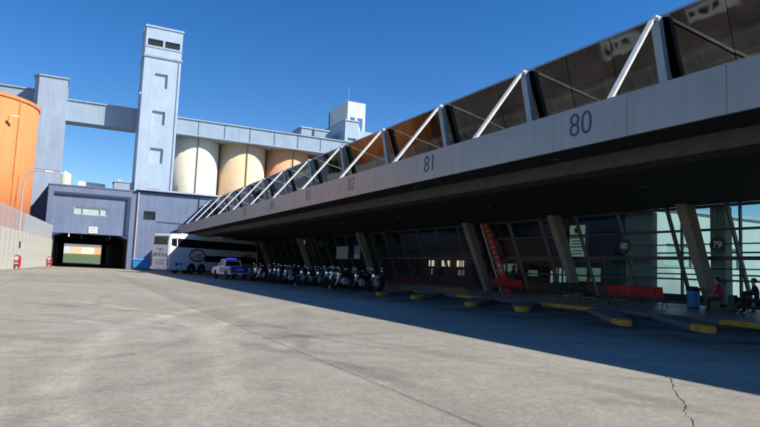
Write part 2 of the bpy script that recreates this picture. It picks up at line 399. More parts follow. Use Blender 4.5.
for yy in posts:
    # leaning post (flat flared plate), white brace down to the fascia, thin tie
    bm=bmn(); a=Vector((TX-.22,yy,TZ-.12)); b=Vector((16.62,yy-.0,6.06))
    bar(bm,a,b,.30,.2,(1,0,0)); obj('post',bm,'steelblue',T)
    bm=bmn(); a=Vector((TX-.3,yy+.05,TZ-.12)); b=Vector((12.75,yy-.96,6.10))
    bar(bm,a,b,.14,.09,(0,0,1)); obj('brace',bm,'whitesteel',T)
    bm=bmn(); box(bm,TX-.34,TX-.1,yy-.09,yy+.12,TZ-.26,TZ-.06,.02); obj('node_plate',bm,'whitesteel',T)
# columns
colY=[.8,8.7,16.5,24.2,32.1,48.6,64.6,80.4]
def column(yy):
    bm=bmn(); t=Vector((22.62,yy,4.62)); b=Vector((24.5,yy,.15))
    for p,w,d in ((b,.40,.46),(t,.52,.60)): pass
    vs=[]
    for p,w,d in ((b,.42,.44),(t,.52,.62)):
        for i,j in ((-1,-1),(1,-1),(1,1),(-1,1)): vs.append(bm.verts.new((p.x+i*d/2,p.y+j*w/2,p.z)))
    bm.faces.new(vs[0:4][::-1]); bm.faces.new(vs[4:8])
    for i in range(4): bm.faces.new((vs[i],vs[(i+1)%4],vs[4+(i+1)%4],vs[4+i]))
    bmesh.ops.bevel(bm,geom=bm.edges[:],offset=.03,segments=2,affect='EDGES')
    obj('column',bm,'column',T)
for yy in colY: column(yy)
# leaning glazing
def gx(z): return 24.95-(z-.15)*(1.72/4.3)
mull=[15.05+2.72*k for k in range(-7,25)]
for yy in mull:
    bm=bmn(); bar(bm,(gx(.15),yy,.15),(gx(4.52),yy,4.52),.10,.16,(1,0,0)); obj('mullion',bm,'mullion',T)
for z,h in ((3.46,.09),(2.30,.15),(1.38,.08)):
    bm=bmn(); box(bm,gx(z)-.12,gx(z)+.10,-6,80.5 if h>.1 else 33.4,z-h/2,z+h/2); obj('transom',bm,'transom',T)
for z,h in ((2.88,.05),(1.86,.05),(.3,.12),(4.40,.12)):
    bm=bmn(); box(bm,gx(z)-.05,gx(z)+.06,-6,19.9 if z not in(.3,4.40) else 80.5,z-h/2,z+h/2); obj('transom',bm,'transom',T)
bm=bmn()
vs=[bm.verts.new(p) for p in ((gx(.15)+.03,-6,.15),(gx(.15)+.03,80.5,.15),(gx(4.5)+.03,80.5,4.5),(gx(4.5)+.03,-6,4.5))]; bm.faces.new(vs)
obj('glass_front',bm,'glass',T)
bm=bmn(); box(bm,25.15,25.5,20.05,21.65,.15,4.6); obj('pier',bm,'pier',T)
bm=bmn(); box(bm,25.15,25.6,16.35,17.05,.15,4.6); obj('pier',bm,'pier',T)
# back of the hall
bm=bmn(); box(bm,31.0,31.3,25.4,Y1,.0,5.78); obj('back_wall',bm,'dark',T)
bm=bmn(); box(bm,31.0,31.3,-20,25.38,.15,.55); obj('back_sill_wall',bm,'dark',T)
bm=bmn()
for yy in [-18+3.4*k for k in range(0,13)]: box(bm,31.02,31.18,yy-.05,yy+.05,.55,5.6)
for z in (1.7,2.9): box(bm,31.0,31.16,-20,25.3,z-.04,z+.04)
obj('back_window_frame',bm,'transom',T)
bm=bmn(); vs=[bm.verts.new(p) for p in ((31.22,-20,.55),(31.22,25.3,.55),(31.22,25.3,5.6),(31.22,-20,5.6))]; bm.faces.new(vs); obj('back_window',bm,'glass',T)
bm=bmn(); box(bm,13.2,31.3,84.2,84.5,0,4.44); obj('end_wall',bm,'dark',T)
# numbered discs
for s,x,yy,z in (('80',23.75,20.5,2.86),('79',23.70,15.75,2.83)):
    bm=bmn(); lathe(bm,[(.32,-.03),(.34,-.02),(.34,.02),(.32,.03)],(0,0,0),40,'x')
    d=tag(obj('bay_number_disc',bm,'black',None,loc=(x,yy,z)),{'79':'round black hanging sign with white number 79 beside the rightmost column','80':'round black hanging sign with white number 80 in front of the grey pier'}[s],'bay sign','round bay number signs')
    text('numeral',s,.40,'whiteink',faceX(-.035,0,-.0),d,ext=.003)
    bm=bmn(); tube(bm,(0,0,.33),(0,0,4.45-z+.1),.012); obj('hanger',bm,'black',d)

# platform, kerbs and bay fingers
bm=bmn(); box(bm,17.95,31.4,Y0,84.1,-.2,.15); struct('platform',bm,'slab')
kb=thing('platform_kerb','long worn yellow and grey kerb along the front edge of the platform','kerb')
yy=-40; i=0
for a,b,mm in ((-40,-2,'kerb'),(-2,1.5,'yellow'),(1.5,8.8,'kerb'),(8.8,11.8,'yellow'),(11.8,16.8,'kerb'),(16.8,19.6,'yellow'),(19.6,23.6,'kerb'),(23.6,25.9,'yellow'),(25.9,30,'kerb'),(30,32,'yellow'),(32,36.5,'kerb'),(36.5,39.5,'yellow'),(39.5,44,'kerb'),(44,47,'yellow'),(47,84,'kerb')):
    bm=bmn(); box(bm,17.75,17.945,a+.004,b-.004,-.1,.155,.02); obj('yellow_kerb_stone' if mm=='yellow' else 'kerb_stone',bm,mm,kb)
noses=[(14.5,1.5),(14.35,9.75),(13.5,11.6),(13.95,16.4),(13.55,18.9),(13.75,23.4),(13.4,26.2),(14.1,34.0),(13.65,39.0),(13.3,44.6),(13.5,51.5)]
nl=['nearest the right edge','in front of the seated people','in front of the long red bench','left of the red bench','below the column left of the poster','in front of the small red bench','left of the small red bench','in front of the rightmost motorcycles','among the motorcycles near their middle','near the leftmost motorcycles','beside the pickup truck']
for i,(x,y) in enumerate(noses):
    d=Vector((.66,.75)); n=Vector((-.75,.66)); c=Vector((x,y))
    f=thing('bay_island','low concrete bay island with worn yellow nose '+nl[i],'kerb island',(x,y,0),0,'bay islands between the bus stands')
    L_=(17.72-x)/.66-.3
    w0,w1=.2,.5
    def q(t,s,w): return tuple(d*t+n*(s*w))
    bm=bmn(); pts=[q(.9,-1,w0+.07),q(L_,-1,w1),q(L_,1,w1),q(.9,1,w0+.07)]
    prism(bm,pts,'z',-.05,.14); bmesh.ops.bevel(bm,geom=bm.edges[:],offset=.02,segments=1,affect='EDGES'); obj('island_body',bm,'kerb',f)
    bm=bmn(); arc=[tuple(d*(.3-.3*math.cos(t))*1+n*(w0*math.sin(t))) for t in [math.pi*k/8-math.pi/2 for k in range(9)]]
    arc=[q(.3-.34*math.cos(t),math.sin(t),w0) for t in [-math.pi/2+math.pi*k/8 for k in range(9)]]
    pts=[q(.895,-1,w0+.07)]+arc+[q(.895,1,w0+.07)]
    prism(bm,pts,'z',-.05,.15+.02*(i%2)); bmesh.ops.bevel(bm,geom=bm.edges[:],offset=.03,segments=2,affect='EDGES'); obj('nose',bm,'yellow',f)

# ------------------------------------------------------------------ blue tunnel building
B=thing('tunnel_building','slate blue low building with a wide vehicle tunnel under a strip window','building')
Yf=86.
HR=[(-2.7,6.35,0,4.35),(-.25,3.75,6.8,7.85),(8.1,9.6,6.7,7.85)]
bm=bmn(); wallholes(bm,-3.3,42,0,10.35,Yf+.25,Yf+.7,HR); 
obj('wall',bm,'navy',B)
bm=bmn()   # raised surround: left pilaster, right pilaster, right wing skin
box(bm,-3.3,-2.68,Yf,Yf+.248,0,10.35); box(bm,6.42,7.6,Yf,Yf+.248,0,10.35)
box(bm,-2.68,6.42,Yf,Yf+.248,9.55,10.35)
wallholes(bm,7.6,42,0,10.35,Yf+.02,Yf+.248,[(8.1,9.6,6.7,7.85)])
obj('surround',bm,'navy',B)
bm=bmn(); box(bm,-2.68,6.42,Yf-.0,Yf+.1,9.25,9.548); box(bm,6.0,6.418,Yf+.0,Yf+.1,4.4,9.25); obj('recess_shade',bm,'darknavy',B)  # dark strips stand in for the shadow along the recess edges
bm=bmn(); box(bm,-3.4,7.0,Yf-.08,Yf+1,10.352,10.5); obj('coping',bm,'navy',B)
bm=bmn(); box(bm,7.05,42,Yf-.45,Yf+1.2,10.6,10.82); obj('coping',bm,'coping',B)
bm=bmn(); box(bm,7.05,42,Yf-.2,Yf+1.0,10.352,10.598); obj('coping_shade',bm,'darknavy',B)  # dark band painted as the shadow of the overhanging coping
# chamfers of the tunnel mouth and the dark tunnel lining
bm=bmn(); prism(bm,[(-2.7,4.35),(-1.3,4.35),(-2.7,3.85)],'y',Yf+.02,Yf+6); obj('lintel_chamfer',bm,'darknavy',B)
bm=bmn(); prism(bm,[(6.35,4.35),(5.3,4.35),(6.35,3.85)],'y',Yf+.02,Yf+6)
obj('lintel_chamfer',bm,'darknavy',B)
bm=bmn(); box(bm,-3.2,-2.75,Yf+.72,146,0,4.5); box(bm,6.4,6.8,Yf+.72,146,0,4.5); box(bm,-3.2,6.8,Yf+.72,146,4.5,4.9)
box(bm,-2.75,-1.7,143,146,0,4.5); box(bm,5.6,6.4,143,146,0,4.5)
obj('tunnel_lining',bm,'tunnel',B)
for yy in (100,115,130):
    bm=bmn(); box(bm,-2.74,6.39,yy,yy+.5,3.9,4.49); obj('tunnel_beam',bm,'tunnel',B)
for x,yy,z in ((-.6,90,4.1),(1.0,96,4.1),(4.5,92,4.1),(4.5,99,4.05),(.2,104,4.1)):
    bm=bmn(); tube(bm,(x,yy,z),(x,yy,z+.45),.05,seg=8); bmesh.ops.create_icosphere(bm,subdivisions=2,radius=.1,matrix=Matrix.Translation((x,yy,z))); obj('tunnel_lamp',bm,emis('tunnel_lamp_globe',(1,.9,.75),.9) if yy==90 and x<0 else 'offwhite',B,smooth=True)
w=obj('window',(lambda b:(wallholes(b,-.25,3.75,6.8,7.85,Yf+.3,Yf+.42,[(-.15,.75,6.9,7.75),(.82,2.82,6.9,7.75),(2.89,3.65,6.9,7.75)]),b)[1])(bmn()),'coping',B)
bm=bmn(); box(bm,-.2,3.7,Yf+.44,Yf+.47,6.85,7.8); obj('pane',bm,'paneglass',w)
bm=bmn(); box(bm,-.2,3.7,Yf+.5,Yf+.55,6.82,7.83); obj('blind',bm,'offwhite',w)
w=obj('window',(lambda b:(wallholes(b,8.1,9.6,6.7,7.85,Yf+.3,Yf+.4,[(8.16,8.82,6.76,7.79),(8.88,9.54,6.76,7.79)]),b)[1])(bmn()),'transom',B)
bm=bmn(); box(bm,8.12,9.58,Yf+.42,Yf+.45,6.72,7.83); obj('pane',bm,'busglass',w)
bm=bmn(); tube(bm,(7.3,Yf-.12,.1),(7.3,Yf-.12,10.3),.09); obj('downpipe',bm,'pinkpipe',B)
bm=bmn(); tube(bm,(9.8,Yf-.06,6.55),(19,Yf-.06,6.35),.03); tube(bm,(15.2,Yf-.05,6.4),(15.2,Yf-.05,10.3),.05); obj('conduit',bm,'darknavy',B)
bm=bmn(); prism(bm,[(-3.3,0),(-3.3,10.35),(-5.9,6.5),(-5.9,0)],'y',0,.4)
wg=obj('wing_wall',bm,'darknavy',B);  # its shade is put into the colour, darker than the facade blue
# turn the wing so that it runs back from the corner
wg.location=(-3.3,Yf,0); wg.data.transform(Matrix.Translation((3.3,0,0))); wg.rotation_euler=(0,0,R(-42)); wg.scale=(1.25,1,1)
bm=bmn(); box(bm,-3.2,42,Yf+.7,Yf+24,10.0,10.3); obj('roof',bm,'roofing',B)
bm=bmn(); box(bm,41.7,42,Yf+.7,Yf+24,0,10.3); box(bm,7.0,42,Yf+23.7,Yf+24,0,10.3); obj('rear_wall',bm,'navy',B)
sg=thing('tunnel_sign','small white notice board above the tunnel opening','sign',(2.15,Yf+.22,4.9))
bm=bmn(); box(bm,-.52,.52,-.03,.02,-.42,.42,.01); obj('board',bm,'white',sg)
bm=bmn()
for z,w_ in ((.22,.36),(.0,.4),(-.2,.3)): box(bm,-w_,w_,-.036,-.031,z-.035,z+.035)
obj('printing',bm,'greyink',sg)
# roof top things
t=thing('water_tank','cream water tank with dark base on the roof of the blue building','water tank',(-1.9,99.5,10.3))
bm=bmn(); lathe(bm,[(.92,1.45),(.95,1.5),(.95,3.1),(.6,3.35),(.1,3.4)],(0,0,0),32); obj('tank',bm,'tankwhite',t,smooth=False)
bm=bmn(); lathe(bm,[(.75,0),(.8,1.44)],(0,0,0),24); obj('stand',bm,'transom',t)
bm=bmn(); tube(bm,(0,0,3.4),(0,0,3.6),.25,seg=16); obj('lid',bm,'tankwhite',t)
t=thing('roof_skylight','long pale skylight hood on the roof above the tunnel','skylight',(1.75,99,10.3))
bm=bmn(); prism(bm,[(-1.9,0),(1.9,0),(1.8,1.95),(-1.8,2.15)],'y',-1.5,1.5); obj('hood',bm,'offwhite',t)
bm=bmn(); box(bm,-1.95,1.95,-1.6,1.6,-.0,.6); obj('curb',bm,'coping',t)
t=thing('roof_plant_room','small grey blue plant room on the roof left of the tall tower','plant room',(5.8,94,10.3))
bm=bmn(); box(bm,-1.3,1.35,-1.5,1.5,0,1.9,.03); obj('wall',bm,'gallery',t)
bm=bmn(); box(bm,-1.4,1.45,-1.6,1.6,1.902,2.05); box(bm,-.9,-.3,-.5,.5,2.05,2.5); obj('roof',bm,'coping',t)

# ------------------------------------------------------------------ elevator towers, galleries, silos
t=thing('elevator_tower','tallest pale blue concrete elevator tower with two dark windows at the top','tower',(9.7,92,0))
def rel(bm,o): bmesh.ops.translate(bm,vec=(-o[0],-o[1],-o[2]),verts=bm.verts[:]); return bm
recess=[(8.75,10.55,26.6,28.7),(8.75,10.55,21.1,23.1),(8.85,10.65,15.4,17.6),(8.8,10.6,9.5,11.6)]
bm=bmn(); wallholes(bm,7.15,12.3,0,31.0,92,92.4,recess); box(bm,7.15,12.3,92.41,97,0,31.0)
obj('shaft',rel(bm,(9.7,92,0)),'paleblue',t)
for a,b,c,d in recess:
    bm=bmn(); box(bm,a+.01,b-.01,92.28,92.39,c+.01,d-.01); obj('blind_window',rel(bm,(9.7,92,0)),'paleblue',t)
bm=bmn(); box(bm,7.0,12.45,91.85,97.15,31.0,31.3); obj('string_course',rel(bm,(9.7,92,0)),'midblue',t)
bm=bmn(); wallholes(bm,7.15,12.3,31.3,35.5,92,92.4,[(7.45,9.55,32.75,33.75),(9.85,11.95,32.75,33.75)]); box(bm,7.15,12.3,92.6,97,31.3,35.5); obj('head_house',rel(bm,(9.7,92,0)),'paleblue',t)
bm=bmn(); box(bm,7.02,12.43,91.87,97.13,35.5,35.75); obj('roof_slab',rel(bm,(9.7,92,0)),'paleblue',t)
bm=bmn(); box(bm,7.1,12.35,91.93,92.0,32.45,32.6); obj('sill_band',rel(bm,(9.7,92,0)),'midblue',t)
for a,b in ((7.45,9.55),(9.85,11.95)):
    bm=bmn(); box(bm,a+.01,b-.01,92.25,92.35,32.76,33.74); w=obj('louvre_window',rel(bm,(9.7,92,0)),'transom',t)
    bm=bmn()
    for k in range(4): box(bm,a+.05,b-.05,92.12,92.2,32.86+.24*k,32.92+.24*k)
    obj('slat',rel(bm,(9.7,92,0)),'mullion',w)
bm=bmn(); box(bm,6.9,7.15,92.1,92.5,25.3,25.6); box(bm,7.0,7.14,92.6,92.9,20.9,21.1); obj('floodlight',rel(bm,(9.7,92,0)),'white',t)
bm=bmn(); tube(bm,(12.0,91.93,11),(12.0,91.93,31),.045,seg=6); obj('conduit',rel(bm,(9.7,92,0)),'gallery',t)
bm=bmn()
for sx in (95.2,95.7): tube(bm,(7.05,sx,11),(7.05,sx,36.3),.03,seg=6)
for k in range(60): tube(bm,(7.05,95.2,11.2+.42*k),(7.05,95.7,11.2+.42*k),.018,seg=5)
obj('ladder',rel(bm,(9.7,92,0)),'galv',t)

t=thing('elevator_tower','shorter blue grey tower behind the orange silo','tower',(-4,92,0))
bm=bmn(); pts=[(-6.35,93.0),(-5.8,92),(-2.35,92),(-2.35,97),(-6.35,97)]
prism(bm,[(p[0]+4,p[1]-92) for p in pts],'z',0,25.65); obj('shaft',bm,'midblue',t)
bm=bmn(); prism(bm,[(p[0]*1.0+4,p[1]-92) for p in [(-6.5,92.9),(-5.85,91.85),(-2.2,91.85),(-2.2,97.1),(-6.5,97.1)]],'z',25.652,25.85); obj('roof_slab',bm,'midblue',t)
bm=bmn(); box(bm,-1.9,1.7,-.03,-.002,12.9,13.0); obj('ledge',bm,'gallery',t)
# lower annex between left tower & orange silo
def gallery(x0,x1,z0,z1,y0,y1,label,seams,name='conveyor_gallery'):
    t=thing(name,label,'conveyor gallery',((x0+x1)/2,y0,0)); o=((x0+x1)/2,y0,0)
    bm=bmn(); box(bm,x0,x1,y0,y1,z0,z1); obj('body',rel(bm,o),'gallery',t)
    bm=bmn(); box(bm,x0,x1,y0-.18,y1+.1,z1,z1+.18); obj('roof_edge',rel(bm,o),'midblue',t)
    bm=bmn(); box(bm,x0,x1,y0-.1,y1,z0-.16,z0); obj('bottom_beam',rel(bm,o),'midblue',t)
    bm=bmn()
    for k in range(1,seams): 
        xx=x0+(x1-x0)*k/seams; box(bm,xx-.05,xx+.05,y0-.03,y0,z0,z1)
    if seams>1: obj('panel_joint',rel(bm,o),'darknavy',t)
gallery(-2.34,7.14,20.9,23.75,96.0,98.8,'blue conveyor gallery bridging between the two elevator towers',1)
gallery(12.31,46,21.6,24.0,98.4,106,'long grey blue conveyor gallery lying on top of the row of silos',8)
gallery(-24,-6.36,21.6,24.6,96.5,99,'far left conveyor gallery running out behind the orange silo',1)
sil=[('cream','pale cream silo next to the tall tower'),('peach','peach tinted silo, second from the tall tower'),('apricot','apricot silo, third from the tall tower'),('apricot','apricot silo at the far right end of the row')]
for i,(m_,lb) in enumerate(sil):
    cx=16.95+8.12*i; t=thing('grain_silo',lb,'silo',(cx,103.6,0),0,'row of grain silos under the conveyor gallery')
    bm=bmn(); lathe(bm,[(4.02,0),(4.02,21.42)],seg=96); obj('shell',bm,m_,t,smooth=False)
    for p in t.children[0].data.polygons: p.use_smooth=abs(p.normal.z)<.5
    bm=bmn(); tube(bm,(-.1,-4.06,0),(-.1,-4.06,21.4),.10); obj('downpipe',bm,'brownline',t)
    bm=bmn()
    for z in [1.5*k for k in range(1,14)]:
        lathe(bm,[(4.0205,z-.012),(4.026,z),(4.0205,z+.012)],seg=96)
    obj('pour_joint',bm,m_,t)
def bigsilo(cx,cy,r,h,lb):
    t=thing('storage_silo',lb,'silo',(cx,cy,0),0,'big orange storage silos behind the wall')
    bm=bmn(); lathe(bm,[(r,0),(r,h)],seg=128); obj('shell',bm,'orange',t)
    for p in t.children[0].data.polygons: p.use_smooth=abs(p.normal.z)<.5
    bm=bmn(); lathe(bm,[(r,h-.35),(r+.12,h-.35),(r+.12,h),(r-.2,h+.1)],seg=128); obj('rim',bm,'orange',t)
    bm=bmn(); tube(bm,(r*.78,-r*.64,0),(r*.78,-r*.64,h),.05); obj('conduit',bm,'orange',t)
    return t
os_=bigsilo(-11.5,77.5,6.9,17.9,'large bright orange silo behind the concrete wall at the left edge')
bm=bmn(); tube(bm,(4.55,-5.2,15.6),(5.0,-5.75,15.6),.035); box(bm,4.8,5.5,-5.95,-5.7,15.5,15.62); obj('floodlight',bm,'white',os_)
# head house on the far silos
t=thing('rooftop_headhouse','white open framed headhouse standing above the far end of the silos','headhouse',(56,130,0)); o=(56,130,0)
bm=bmn()
box(bm,56.2,56.9,130,130.6,33,41); box(bm,60.3,60.9,130,130.6,31,41); box(bm,56.9,60.3,130,130.4,37.6,41)
box(bm,56.2,56.6,130.6,142,37.3,41); box(bm,56.2,60.9,141.4,142,31,41); box(bm,56.2,60.9,130.0,142,41.0,41.4)
box(bm,56.2,56.6,134,142,33,37.3)
obj('frame',rel(bm,o),'offwhite',t)
bm=bmn(); bar(bm,(58.4,130.2,37.6),(60.2,130.2,32.5),.5,.5); obj('chute',rel(bm,o),'white',t)
bm=bmn(); tube(bm,(56.4,130.3,41.4),(56.4,130.3,44.8),.05); obj('antenna',rel(bm,o),'galv',t)
t=thing('rooftop_block','large pale blue block below the white headhouse','roof block',(58,128,0)); o=(58,128,0)
bm=bmn(); wallholes(bm,54.9,58.4,0,36,128,128.4,[(55.6,57.8,30.6,32.0)]); box(bm,54.9,58.4,128.45,142,0,36); obj('block',rel(bm,o),'paleblue',t)
bm=bmn(); box(bm,58.4,72,128.8,142,0,34.2); obj('wing',rel(bm,o),'paleblue',t)
bm=bmn(); box(bm,54.7,58.5,127.8,142,36.0,36.3); obj('roof_slab',rel(bm,o),'coping',t)
t=thing('rooftop_block','dark grey low roof blocks left of the white headhouse','roof block',(48,130,0)); o=(48,130,0)
bm=bmn(); box(bm,44.8,47.4,130,136,0,33.2); obj('block',rel(bm,o),'midblue',t)
bm=bmn(); box(bm,48.4,52.5,131,138,0,33.4); obj('block',rel(bm,o),'gallery',t)
bm=bmn(); box(bm,44.6,47.6,129.8,136,33.2,33.5); box(bm,48.2,53,130.8,138,33.4,33.7); obj('roof_slab',rel(bm,o),'coping',t)

# ------------------------------------------------------------------ perimeter wall and fence
Wd=Vector((2.16,27.65)).normalized(); W0=Vector((-4.83,54.42))
def wp(s,off=0): 
    n=Vector((-Wd.y,Wd.x)); p=W0+Wd*s+n*off; return (p.x,p.y)
t=thing('concrete_wall','tall pale concrete panel wall along the left side of the yard','wall')
s=-86.; i=0
ang=math.atan2(Wd.y,Wd.x)
while s<31:
    bm=bmn(); box(bm,0,1.98,0,.25,0,3.42,.015)
    for zz in (.85,1.7,2.55):
        for xx in (.5,1.45): box(bm,xx-.12,xx+.12,-.012,.0,zz-.05,zz+.05)
    p=wp(s); obj('wall_panel',bm,'blocks',t,loc=(p[0],p[1],0),rot=(0,0,ang)); s+=2.0
bm=bmn()
a,b=wp(-86,-.6),wp(31,-.6); c,d=wp(31,-.0),wp(-86,-.0)
prism(bm,[a,b,c,d],'z',-.05,.12); bmesh.ops.bevel(bm,geom=bm.edges[:],offset=.02,segments=1,affect='EDGES'); struct('wall_pavement',bm,'slab')
t=thing('metal_fence','grey vertical slat metal fence standing on top of the concrete wall','fence')
s=-86.
k=0
while s<31:
    k+=1
    bm=bmn(); n=22
    for j in range(n):
        x=j*2.0/n
        if s<10: box(bm,x,x+.022,.10,.104,0,1.75+random.uniform(-.015,.015))
        else: box(bm,x,x+.07,.10,.112,0,1.75+random.uniform(-.015,.015))
    box(bm,0,1.98,.125,.145,.25,.32); box(bm,0,1.98,.125,.145,1.4,1.47); box(bm,0,.06,.09,.15,0,1.8)
    p=wp(s); obj('fence_panel',bm,'galv',t,loc=(p[0],p[1],3.425),rot=(0,0,ang)); s+=2.0
lp=thing('street_lamp','curved galvanised street lamp rising beside the left wall','street lamp',(-4.28,62,0))
bm=bmn(); path(bm,[(0,0,0),(-.05,0,3.4),(-.12,0,7.0),(.0,0,7.9),(.22,0,8.5),(.55,0,8.85),(1.0,0,8.95),(1.6,0,8.95)],.06); obj('pole',bm,'galv',lp)
bm=bmn(); box(bm,1.45,2.1,-.14,.14,8.88,9.02,.03); obj('lamp_head',bm,'white',lp)
bm=bmn(); box(bm,-.14,.14,-.2,.0,1.9,2.5,.02); obj('switch_box',bm,'transom',lp)
t=thing('mast','thin dark mast standing behind the left wall beside the lamp','mast',(-5.2,64,0)); bm=bmn(); tube(bm,(0,0,0),(.25,0,8.4),.05,.03); obj('pole',bm,'brownline',t)
for (x,y,lb) in ((-4.15,60,'red fire hose cabinet with white disc at the foot of the wall, nearer one'),(-2.35,81.5,'red fire hose cabinet by the tunnel mouth, farther one')):
    f=thing('fire_cabinet',lb,'fire cabinet',(x,y,.12),R(-30),'red fire cabinets along the wall'); f.scale=(.85,.85,.78)
    bm=bmn(); prism(bm,[(-.33,.25)]+[( .33*math.cos(t),1.15+.33*math.sin(t)) for t in [math.pi*k/10 for k in range(11)]][::-1][::1]+[(.33,.25)],'y',-.12,.12); obj('cabinet',bm,'red',f)
    bm=bmn(); lathe(bm,[(.24,-.125),(.24,-.14)],(0,0,1.13),24,'y'); obj('disc',bm,'white',f)
    bm=bmn(); box(bm,-.2,.2,-.135,-.122,.5,.62); box(bm,-.2,.2,-.135,-.122,.70,.76); obj('label_plate',bm,'white',f)
    for sx in(-.22,.22):
        bm=bmn(); box(bm,sx-.04,sx+.04,-.1,.1,0,.25); obj('leg',bm,'redframe',f)
# wall seen through the tunnel
t=thing('boundary_wall','peach and cream panelled wall seen through the tunnel behind the lawn','wall',(0,176.5,2.25))
x=-30
i=0
while x<36:
    bm=bmn(); box(bm,x,x+2.9,0,.3,0,1.9,.02); obj('wall_panel',bm,('peach','cream','apricot','cream','offwhite')[i%5],t); x+=2.93; i+=1
t=thing('warehouse','grey roofed warehouse beyond the boundary wall seen through the tunnel','building',(0,190,2.2))
bm=bmn(); box(bm,-30,36,0,14,0,2.2); obj('wall',bm,'offwhite',t); bm=bmn(); prism(bm,[(-.6,2.2),(7,4.4),(14.6,2.2)],'x',-31,37); obj('roof',bm,'roofing',t)
# dumpster
t=thing('dumpster','bright blue rubbish container against the blue wall behind the bus','dumpster',(8.3,84.3,0))
bm=bmn(); prism(bm,[(-1.15,.15),(1.15,.15),(1.3,1.25),(-1.3,1.25)],'y',-.6,.6); bmesh.ops.bevel(bm,geom=bm.edges[:],offset=.04,segments=2,affect='EDGES'); obj('bin_body',bm,'skyblue',t)
bm=bmn(); prism(bm,[(-.68,1.255),(.68,1.255),(.45,1.5),(-.5,1.5)],'x',-1.33,1.33); obj('lid',bm,'skyblue',t)
for sx in (-.9,.9):
    bm=bmn(); tube(bm,(sx-.05,-.45,.09),(sx+.05,-.45,.09),.09,seg=14); obj('wheel',bm,'rubber',t)

# exterior beyond the hall windows
t=thing('pale_warehouse','pale greenish white building seen through the hall windows','building',(64,36,0))
bm=bmn(); wallholes(bm,42,110,0,7.6,36,36.4,[(47+7*k,50.5+7*k,2.6,4.6) for k in range(8)]+[(56,59.5,0,4.2)][:0]); box(bm,42,110,36.7,50,0,7.6); obj('wall',rel(bm,(64,36,0)),'offwhite',t)
bm=bmn()
for k in range(8): box(bm,47.05+7*k,50.45+7*k,36.2,36.3,2.65,4.55)
obj('window',rel(bm,(64,36,0)),'paneglass',t)
bm=bmn(); box(bm,41.8,110.2,35.8,50.2,7.6,7.9); obj('coping',rel(bm,(64,36,0)),'coping',t)
for lb,y in (('white site cabin far to the left of the yard, the nearer one',66),('white site cabin far to the left of the yard, the farther one',86)):
    t=thing('site_cabin',lb,'cabin',(-75,y,0),0,'white site cabins left of the yard')
    bm=bmn(); box(bm,-1.3,1.3,-4,4,.3,3.6,.05); obj('cabin_body',bm,'white',t)
    for k in (-2.4,0,2.4):
        bm=bmn(); box(bm,1.302,1.33,k-.8,k+.8,1.4,2.7,.02); obj('window',bm,'busglass',t)
    bm=bmn(); box(bm,-1.45,1.45,-4.15,4.15,3.602,3.75); obj('roof',bm,'coping',t)
